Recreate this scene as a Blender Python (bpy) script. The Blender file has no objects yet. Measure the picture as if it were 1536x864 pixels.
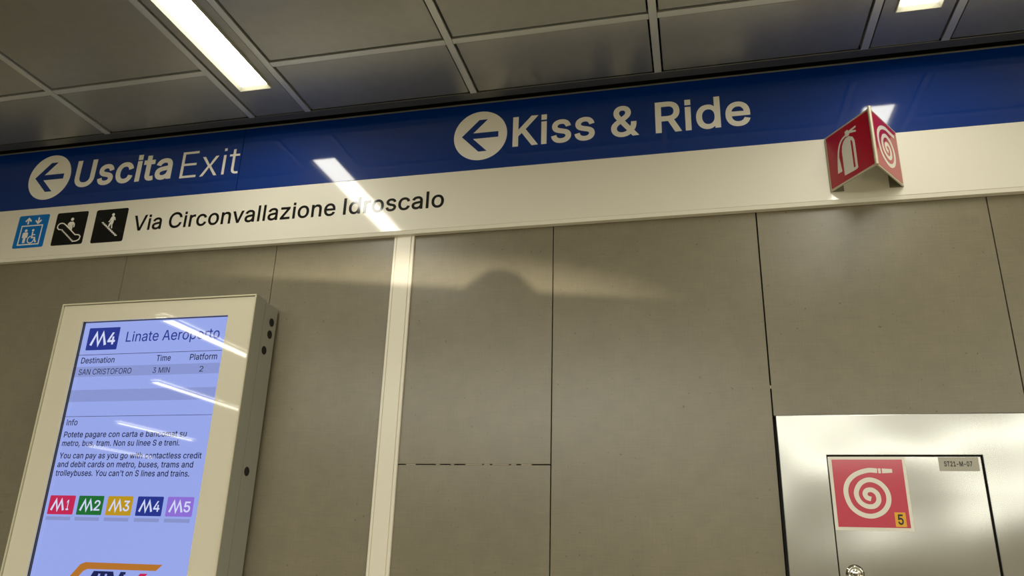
import bpy, bmesh, math, random
from mathutils import Vector, Matrix
from mathutils.geometry import delaunay_2d_cdt

# ------------------------------------------------------------------ camera, world, exposure
EYE = 1.55                                   # camera height above the floor (m)
scene = bpy.context.scene
COL = scene.collection
cam_data = bpy.data.cameras.new('camera')
cam_data.sensor_width = 36.0
cam_data.lens = 1147.18 / 1536 * 36.0
cam_data.clip_start = 0.02
cam = bpy.data.objects.new('camera', cam_data)
COL.objects.link(cam)
cam.matrix_world = Matrix(((0.97303842, 0.05002712, 0.22515221, 0.0),
                           (0.22892568, -0.32838991, -0.91638043, 0.0),
                           (0.02809384, 0.94321650, -0.33098849, EYE),
                           (0, 0, 0, 1)))
scene.camera = cam
scene.view_settings.view_transform = 'Standard'
scene.view_settings.look = 'None'
scene.view_settings.exposure = 0.35
scene.view_settings.gamma = 1.0
scene.view_settings.use_curve_mapping = False
scene.cycles.use_adaptive_sampling = False
world = bpy.data.worlds.new('world')
scene.world = world
world.use_nodes = True
world.node_tree.nodes['Background'].inputs[0].default_value = (0.02, 0.02, 0.02, 1)
world.node_tree.nodes['Background'].inputs[1].default_value = 1.0
LAMP_POWER = 16.0                            # radiance of the ceiling strip lights
LAMP_COLOUR = (1.0, 0.97, 0.85)
SPOT = 1500.0                                # power of the spot added for the patch on the tiles
FILL = 3.8                                  # radiance of the added fill lights


def lin(r, g, b):
    f = lambda c: (c / 255 / 12.92) if c / 255 <= 0.04045 else ((c / 255 + 0.055) / 1.055) ** 2.4
    return (f(r), f(g), f(b), 1.0)


# ------------------------------------------------------------------ fixed dimensions (z relative to the eye)
Y_WALL, Y_BAND, Y_SCREEN, Y_STEEL = 2.165, 2.14, 2.02, 2.155
H_CEIL = 1.431
ROWS = (1.905, -0.15, -2.2, -4.25, -6.3)     # near ends of the strip-light rows
LIGHT_X0, LIGHT_PITCH, LIGHT_LEN = -1.3575, 2.0, 1.56
X_L, X_R, Y_REAR = -12.0, 7.0, -9.0

# unseen lights behind the camera and to the right, wide ones added as fill
def unseen_light(x0, x1, y0, y1, radiance):
    ld = bpy.data.lights.new('unseen_light', 'AREA')
    ld.shape = 'RECTANGLE'
    ld.size, ld.size_y = x1 - x0, y1 - y0
    ld.color = LAMP_COLOUR
    ld.energy = radiance * math.pi * (x1 - x0) * (y1 - y0)
    lo = bpy.data.objects.new('unseen_light', ld)
    lo.location = ((x0 + x1) / 2, (y0 + y1) / 2, H_CEIL + EYE - (0.012 if radiance != 5.0 else 0.02))
    COL.objects.link(lo)


unseen_light(-3.6, 6.8, Y_REAR + 0.2, -4.2, 0.45 * FILL)
unseen_light(-3.6, 0.3, -4.2, -1.8, 1.6 * FILL)
unseen_light(3.6, 6.8, -4.2, -1.8, 1.6 * FILL)
unseen_light(0.7, 5.5, -6.9, -5.4, 5.0)  # added to give the cabinet steel a bright band to mirror

# unseen spot added to make the tiles' light patch; the added blocker trims its underside
sd = bpy.data.lights.new('added_spot', 'SPOT')
sd.energy = SPOT
sd.color = (1.0, 0.90, 0.74)
sd.shadow_soft_size = 0.011
sd.spot_size = math.radians(15)
sd.spot_blend = 1.0
so = bpy.data.objects.new('added_spot', sd)
so.location = (1.2, -4.0, -0.9 + EYE)
so.rotation_euler = (Vector((-0.84, 2.165, 0.765)) - Vector((1.2, -4.0, -0.9))).to_track_quat('-Z', 'Y').to_euler()
so.scale = (1.0, 0.20, 1.0)
COL.objects.link(so)

for row, k in ((0, 2), (0, 3), (1, 2), (1, 3)):
    x = LIGHT_X0 + LIGHT_PITCH * k
    unseen_light(x - 0.045, x + 0.045, ROWS[row] - LIGHT_LEN, ROWS[row], LAMP_POWER)


# ------------------------------------------------------------------ materials
def node_mat(name):
    m = bpy.data.materials.new(name)
    m.use_nodes = True
    return m, m.node_tree.nodes, m.node_tree.links, m.node_tree.nodes['Principled BSDF']


def plain(name, colour, rough=0.5, metal=0.0, coat=0.0, coat_rough=0.05, spec=0.5, noise=0.0, noise_scale=40.0, bump=0.0):
    m, n, l, b = node_mat(name)
    b.inputs['Base Color'].default_value = colour
    b.inputs['Roughness'].default_value = rough
    b.inputs['Metallic'].default_value = metal
    b.inputs['Coat Weight'].default_value = coat
    b.inputs['Coat Roughness'].default_value = coat_rough
    b.inputs['Specular IOR Level'].default_value = spec
    if noise or bump:
        tc = n.new('ShaderNodeTexCoord')
        nz = n.new('ShaderNodeTexNoise')
        nz.inputs['Scale'].default_value = noise_scale
        nz.inputs['Detail'].default_value = 5
        l.new(tc.outputs['Object'], nz.inputs['Vector'])
        if noise:
            mx = n.new('ShaderNodeMix')
            mx.data_type = 'RGBA'
            mx.blend_type = 'MULTIPLY'
            mx.inputs['Factor'].default_value = 1.0
            rp = n.new('ShaderNodeMapRange')
            rp.inputs['From Min'].default_value = 0.3
            rp.inputs['From Max'].default_value = 0.7
            rp.inputs['To Min'].default_value = 1 - noise
            rp.inputs['To Max'].default_value = 1 + noise * 0.4
            l.new(nz.outputs['Fac'], rp.inputs['Value'])
            mx.inputs[6].default_value = colour
            l.new(rp.outputs['Result'], mx.inputs[7])
            l.new(mx.outputs[2], b.inputs['Base Color'])
        if bump:
            bp = n.new('ShaderNodeBump')
            bp.inputs['Strength'].default_value = bump
            bp.inputs['Distance'].default_value = 0.002
            l.new(nz.outputs['Fac'], bp.inputs['Height'])
            l.new(bp.outputs['Normal'], b.inputs['Normal'])
    return m


def glow(name, colour, strength):
    m, n, l, b = node_mat(name)
    b.inputs['Base Color'].default_value = (0.004, 0.004, 0.004, 1)
    b.inputs['Roughness'].default_value = 0.025          # glass-faced
    b.inputs['Specular IOR Level'].default_value = 0.75
    b.inputs['Emission Color'].default_value = colour
    b.inputs['Emission Strength'].default_value = strength
    if strength < 2 and name != 'screen_light':
        m.cycles.emission_sampling = 'NONE'
    return m


def tile_material():
    m, n, l, b = node_mat('stone_tile')
    tc = n.new('ShaderNodeTexCoord')
    # woven grain: two noises stretched along the tile and up it
    def stretched(scale, sx, sz, detail=4):
        mp = n.new('ShaderNodeMapping')
        mp.inputs['Scale'].default_value = (sx, 1, sz)
        nz = n.new('ShaderNodeTexNoise')
        nz.inputs['Scale'].default_value = scale
        nz.inputs['Detail'].default_value = detail
        l.new(tc.outputs['Object'], mp.inputs['Vector'])
        l.new(mp.outputs['Vector'], nz.inputs['Vector'])
        return nz.outputs['Fac']
    weft = stretched(60, 0.25, 4.0)
    warp = stretched(60, 4.0, 0.25)
    cloud = stretched(2.2, 1, 1, 2)
    mottle = stretched(22, 1, 1, 3)
    speck = stretched(85, 1, 1, 2)
    def maprange(src, a, c, lo, hi):
        r = n.new('ShaderNodeMapRange')
        r.inputs['From Min'].default_value = a
        r.inputs['From Max'].default_value = c
        r.inputs['To Min'].default_value = lo
        r.inputs['To Max'].default_value = hi
        l.new(src, r.inputs['Value'])
        return r.outputs['Result']
    def mul(a, c):
        k = n.new('ShaderNodeMath')
        k.operation = 'MULTIPLY'
        l.new(a, k.inputs[0])
        l.new(c, k.inputs[1])
        return k.outputs[0]
    f = mul(maprange(weft, 0.3, 0.7, 0.95, 1.04), maprange(warp, 0.3, 0.7, 0.96, 1.03))
    f = mul(f, maprange(cloud, 0.15, 0.85, 0.90, 1.10))
    f = mul(f, maprange(mottle, 0.1, 0.9, 0.91, 1.09))
    f = mul(f, maprange(speck, 0.69, 0.76, 1.0, 0.55))
    mx = n.new('ShaderNodeMix')
    mx.data_type = 'RGBA'
    mx.blend_type = 'MULTIPLY'
    mx.inputs['Factor'].default_value = 1.0
    mx.inputs[6].default_value = TILE_COLOUR
    l.new(f, mx.inputs[7])
    l.new(mx.outputs[2], b.inputs['Base Color'])
    l.new(maprange(cloud, 0.15, 0.85, 0.28, 0.34), b.inputs['Roughness'])
    b.inputs['Specular IOR Level'].default_value = 0.55
    b.inputs['Anisotropic'].default_value = 0.4
    tg = n.new('ShaderNodeTangent')
    tg.direction_type = 'UV_MAP'
    tg.uv_map = 'UVMap'
    l.new(tg.outputs['Tangent'], b.inputs['Tangent'])
    return m


def steel_material(name, rough=0.26):
    m, n, l, b = node_mat(name)
    tc = n.new('ShaderNodeTexCoord')
    mp = n.new('ShaderNodeMapping')
    mp.inputs['Scale'].default_value = (90, 1, 0.8)
    nz = n.new('ShaderNodeTexNoise')
    nz.inputs['Scale'].default_value = 4
    nz.inputs['Detail'].default_value = 3
    l.new(tc.outputs['Object'], mp.inputs['Vector'])
    l.new(mp.outputs['Vector'], nz.inputs['Vector'])
    r = n.new('ShaderNodeMapRange')
    r.inputs['To Min'].default_value = rough - 0.02
    r.inputs['To Max'].default_value = rough + 0.02
    l.new(nz.outputs['Fac'], r.inputs['Value'])
    l.new(r.outputs['Result'], b.inputs['Roughness'])
    big = n.new('ShaderNodeTexNoise')
    big.inputs['Scale'].default_value = 5.0
    big.inputs['Detail'].default_value = 0
    l.new(tc.outputs['Object'], big.inputs['Vector'])
    bp = n.new('ShaderNodeBump')
    bp.inputs['Strength'].default_value = 0.6
    bp.inputs['Distance'].default_value = 0.012
    l.new(big.outputs['Fac'], bp.inputs['Height'])
    l.new(bp.outputs['Normal'], b.inputs['Normal'])
    b.inputs['Base Color'].default_value = (0.48, 0.485, 0.46, 1)
    b.inputs['Metallic'].default_value = 1.0
    b.inputs['Anisotropic'].default_value = 0.7
    tg = n.new('ShaderNodeTangent')
    tg.direction_type = 'UV_MAP'
    tg.uv_map = 'UVMap'
    l.new(tg.outputs['Tangent'], b.inputs['Tangent'])
    return m


TILE_COLOUR = lin(126, 119, 99)
M = {}
M['tile'] = tile_material()
M['grout'] = plain('dark_joint', lin(30, 28, 24), 0.9)
M['chip'] = plain('pale_joint_filler', lin(170, 160, 140), 0.8)
M['trim'] = plain('cream_metal', lin(228, 222, 204), 0.4, coat=0.3, coat_rough=0.2)
M['blue'] = plain('blue_enamel', lin(0, 48, 128), 0.45, spec=0.08, coat=1.0, coat_rough=0.07)
M['white'] = plain('cream_enamel', lin(234, 230, 216), 0.4, spec=0.4, coat=1.0, coat_rough=0.07)
M['letter_white'] = plain('white_lettering', lin(246, 243, 234), 0.4, coat=1.0, coat_rough=0.07, spec=0.2)
M['letter_black'] = plain('black_lettering', lin(5, 5, 6), 0.5, coat=1.0, coat_rough=0.07, spec=0.05)
M['icon_blue'] = plain('blue_film', lin(0, 112, 196), 0.5, coat=1.0, coat_rough=0.07, spec=0.05)
M['edge'] = plain('grey_metal_edge', lin(130, 130, 118), 0.4, metal=0.4)
M['panel'] = plain('dark_ceiling_metal', (0.40, 0.398, 0.375, 1), 0.35, metal=0.85, noise=0.06, noise_scale=30)
M['rail'] = plain('grey_rail_metal', (0.62, 0.63, 0.62, 1), 0.36, metal=0.75)
M['trim_dark'] = plain('dark_edge_trim', (0.16, 0.16, 0.155, 1), 0.4, metal=0.8)
M['void'] = plain('black_void', lin(16, 16, 15), 0.9)
M['lamp'] = glow('lamp_diffuser', (*LAMP_COLOUR, 1), LAMP_POWER)
M['lamp_frame'] = plain('lamp_frame_metal', lin(190, 188, 170), 0.4, metal=0.3)
M['housing'] = plain('grey_painted_metal', lin(160, 160, 148), 0.45, noise=0.03, noise_scale=200)
M['housing_rim'] = plain('pale_painted_metal', lin(206, 200, 172), 0.4)
M['bezel'] = plain('cream_printed_bezel', lin(220, 214, 192), 0.45, coat=1.0, coat_rough=0.03)
M['black'] = plain('black_plastic', lin(10, 10, 12), 0.5)
M['screen'] = glow('screen_light', lin(156, 172, 240), 0.72)
M['screen_band'] = glow('screen_grey_band', lin(141, 155, 216), 0.71)
M['screen_bar'] = glow('screen_bar', lin(138, 150, 205), 0.74)
M['ink'] = glow('screen_dark_ink', lin(16, 16, 50), 0.74)
M['ink_blue'] = glow('screen_blue', lin(36, 52, 142), 0.74)
M['ink_white'] = glow('screen_white', lin(212, 220, 250), 0.74)
M['ink_red'] = glow('screen_red', lin(196, 40, 84), 0.74)
M['ink_green'] = glow('screen_green', lin(30, 110, 50), 0.74)
M['ink_yellow'] = glow('screen_yellow', lin(190, 150, 30), 0.74)
M['ink_violet'] = glow('screen_violet', lin(144, 112, 216), 0.74)
M['ink_orange'] = glow('screen_orange', lin(182, 116, 44), 0.74)
M['ink_navy'] = glow('screen_navy', lin(26, 34, 86), 0.74)
M['red'] = plain('red_sign_film', lin(176, 16, 40), 0.35, coat=0.6, coat_rough=0.08)
M['sign_white'] = plain('white_sign_film', lin(230, 226, 214), 0.4, coat=0.4, coat_rough=0.1)
M['sign_edge'] = plain('pale_sign_edge', lin(205, 198, 172), 0.4, metal=0.2)
M['sign_back'] = plain('grey_sign_back', lin(120, 116, 96), 0.5)
M['sticker_red'] = plain('red_sticker', lin(196, 44, 72), 0.35, coat=0.7, coat_rough=0.1)
M['yellow'] = plain('yellow_patch', lin(228, 170, 30), 0.4, coat=0.5, coat_rough=0.1)
M['plate'] = plain('grey_plate', lin(176, 172, 158), 0.45)
M['plate_ink'] = plain('plate_ink', lin(36, 36, 36), 0.5)
M['steel'] = steel_material('brushed_steel')
M['chrome'] = plain('chrome', (0.8, 0.78, 0.7, 1), 0.12, metal=1.0)
M['floor'] = plain('pale_stone_floor', lin(196, 188, 168), 0.35, noise=0.1, noise_scale=3)
M['render'] = plain('grey_wall', lin(126, 120, 104), 0.6, noise=0.06, noise_scale=4)


# ------------------------------------------------------------------ mesh helpers (coordinates are x, y, z with z relative to the eye)
def box(bm, x0, x1, y0, y1, z0, z1, bev=0.0, mi=0):
    r = bmesh.ops.create_cube(bm, size=1.0)
    vs = r['verts']
    for v in vs:
        v.co = Vector(((x0 + x1) / 2 + v.co.x * (x1 - x0), (y0 + y1) / 2 + v.co.y * (y1 - y0), (z0 + z1) / 2 + v.co.z * (z1 - z0)))
    fs = {f for v in vs for f in v.link_faces}
    for f in fs:
        f.material_index = mi
    if bev > 0:
        es = list({e for v in vs for e in v.link_edges})
        r = bmesh.ops.bevel(bm, geom=es, offset=bev, segments=2, profile=0.5, affect='EDGES')
        for f in r['faces']:
            f.material_index = mi


class Frame:
    """A flat face in the room: u to the right, v up, n towards the viewer."""
    def __init__(self, origin, ux, uy):
        self.o, self.x, self.y = Vector(origin), Vector(ux).normalized(), Vector(uy).normalized()
        self.n = self.x.cross(self.y)

    def at(self, u, v, w=0.0):
        return self.o + self.x * u + self.y * v + self.n * w


def facing(y, cx=0.0, cz=0.0):
    return Frame((cx, y, cz), (1, 0, 0), (0, 0, 1))     # n = x cross z = -y, towards the viewer


def prism(bm, fr, pts, w0, w1, mi=0):
    """A closed outline raised from w0 to w1."""
    area = sum(pts[i][0] * pts[(i + 1) % len(pts)][1] - pts[(i + 1) % len(pts)][0] * pts[i][1] for i in range(len(pts)))
    if area < 0:
        pts = pts[::-1]
    lo = [bm.verts.new(fr.at(u, v, w0)) for u, v in pts]
    hi = [bm.verts.new(fr.at(u, v, w1)) for u, v in pts]
    f = [bm.faces.new(hi), bm.faces.new(lo[::-1])]
    for i in range(len(pts)):
        j = (i + 1) % len(pts)
        f.append(bm.faces.new((lo[i], lo[j], hi[j], hi[i])))
    for q in f:
        q.material_index = mi
        q.normal_update()
    bmesh.ops.triangulate(bm, faces=f[:2])


def rounded(u0, u1, v0, v1, r, seg=5):
    pts = []
    for cx, cy, a0 in ((u1 - r, v1 - r, 0), (u0 + r, v1 - r, 90), (u0 + r, v0 + r, 180), (u1 - r, v0 + r, 270)):
        for k in range(seg + 1):
            a = math.radians(a0 + 90 * k / seg)
            pts.append((cx + r * math.cos(a), cy + r * math.sin(a)))
    return pts


def circle(cu, cv, r, seg=48, rv=None):
    rv = rv or r
    return [(cu + r * math.cos(2 * math.pi * k / seg), cv + rv * math.sin(2 * math.pi * k / seg)) for k in range(seg)]


def smooth(pts, seg=6, closed=False):
    out = []
    n = len(pts)
    for i in range(n if closed else n - 1):
        g = (lambda k: pts[k % n]) if closed else (lambda k: pts[min(max(k, 0), n - 1)])
        p0, p1, p2, p3 = g(i - 1), g(i), g(i + 1), g(i + 2)
        for s in range(seg):
            t = s / seg
            out.append(tuple(0.5 * (2 * p1[d] + (p2[d] - p0[d]) * t + (2 * p0[d] - 5 * p1[d] + 4 * p2[d] - p3[d]) * t * t
                                    + (3 * p1[d] - p0[d] - 3 * p2[d] + p3[d]) * t ** 3) for d in (0, 1)))
    if not closed:
        out.append(pts[-1])
    return out


def stroke(bm, fr, pts, width, w0, w1, closed=False, mi=0):
    """A line of constant width drawn on a face, as a raised strip with mitred joins."""
    n = len(pts)
    L, R = [], []
    for i in range(n):
        a = Vector(pts[i - 1] if (closed or i > 0) else pts[i])
        b = Vector(pts[i])
        c = Vector(pts[(i + 1) % n] if (closed or i < n - 1) else pts[i])
        d1 = (b - a).normalized() if (b - a).length > 1e-9 else (c - b).normalized()
        d2 = (c - b).normalized() if (c - b).length > 1e-9 else d1
        t = (d1 + d2)
        t = t.normalized() if t.length > 1e-6 else d1
        nn = Vector((-t.y, t.x))
        k = width / 2 / max(0.5, nn.dot(Vector((-d1.y, d1.x))))
        L.append(b + nn * k)
        R.append(b - nn * k)
    hiL = [bm.verts.new(fr.at(p.x, p.y, w1)) for p in L]
    hiR = [bm.verts.new(fr.at(p.x, p.y, w1)) for p in R]
    loL = [bm.verts.new(fr.at(p.x, p.y, w0)) for p in L]
    loR = [bm.verts.new(fr.at(p.x, p.y, w0)) for p in R]
    for i in range(n if closed else n - 1):
        j = (i + 1) % n
        for q in ((hiR[i], hiR[j], hiL[j], hiL[i]), (hiL[i], hiL[j], loL[j], loL[i]), (loR[i], loR[j], hiR[j], hiR[i])):
            bm.faces.new(q).material_index = mi
    if not closed:
        bm.faces.new((hiL[0], loL[0], loR[0], hiR[0])).material_index = mi
        bm.faces.new((hiR[-1], loR[-1], loL[-1], hiL[-1])).material_index = mi


def lathe(bm, fr, cu, cv, prof, seg=32, mi=0):
    """Turned shape standing out of a face: prof is (radius, height) from the face outwards."""
    rings = []
    for r, h in prof:
        rings.append([bm.verts.new(fr.at(cu + r * math.cos(2 * math.pi * k / seg), cv + r * math.sin(2 * math.pi * k / seg), h)) for k in range(seg)])
    for a, b in zip(rings, rings[1:]):
        for k in range(seg):
            j = (k + 1) % seg
            bm.faces.new((a[k], a[j], b[j], b[k])).material_index = mi
    bm.faces.new(rings[-1]).material_index = mi
    bm.faces.new(rings[0][::-1]).material_index = mi


def base_of(o):
    v = Vector((0, 0, 0))
    while o is not None:
        v += Vector(o.location)
        o = o.parent
    return v


def place(name, me, mats, parent, loc=None):
    o = bpy.data.objects.new(name, me)
    COL.objects.link(o)
    for m in (mats if isinstance(mats, (list, tuple)) else [mats]):
        me.materials.append(M[m])
    org = base_of(parent) if parent is not None else Vector(loc or (0, 0, EYE))
    me.transform(Matrix.Translation(Vector((0, 0, EYE)) - org))
    if parent is not None:
        o.parent = parent
    else:
        o.location = org
    return o


def obj(name, bm, mats, parent=None, loc=None, uv=False, smooth_shade=False):
    bmesh.ops.recalc_face_normals(bm, faces=bm.faces)
    if uv:
        lay = bm.loops.layers.uv.new('UVMap')
        for f in bm.faces:
            for lp in f.loops:
                lp[lay].uv = (lp.vert.co.x + 0.3 * lp.vert.co.y, lp.vert.co.z + 0.001 * lp.vert.co.y)
    me = bpy.data.meshes.new(name)
    bm.to_mesh(me)
    bm.free()
    if smooth_shade:
        for p in me.polygons:
            p.use_smooth = True
    return place(name, me, mats, parent, loc)


def tag(o, label=None, cat=None, group=None, kind=None):
    for k, v in (('label', label), ('category', cat), ('group', group), ('kind', kind)):
        if v:
            o[k] = v
    return o


def thing(name, loc, label, cat, group=None):
    o = bpy.data.objects.new(name, None)
    o.empty_display_size = 0.05
    o.location = Vector(loc) + Vector((0, 0, EYE))
    COL.objects.link(o)
    return tag(o, label, cat, group)


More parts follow.
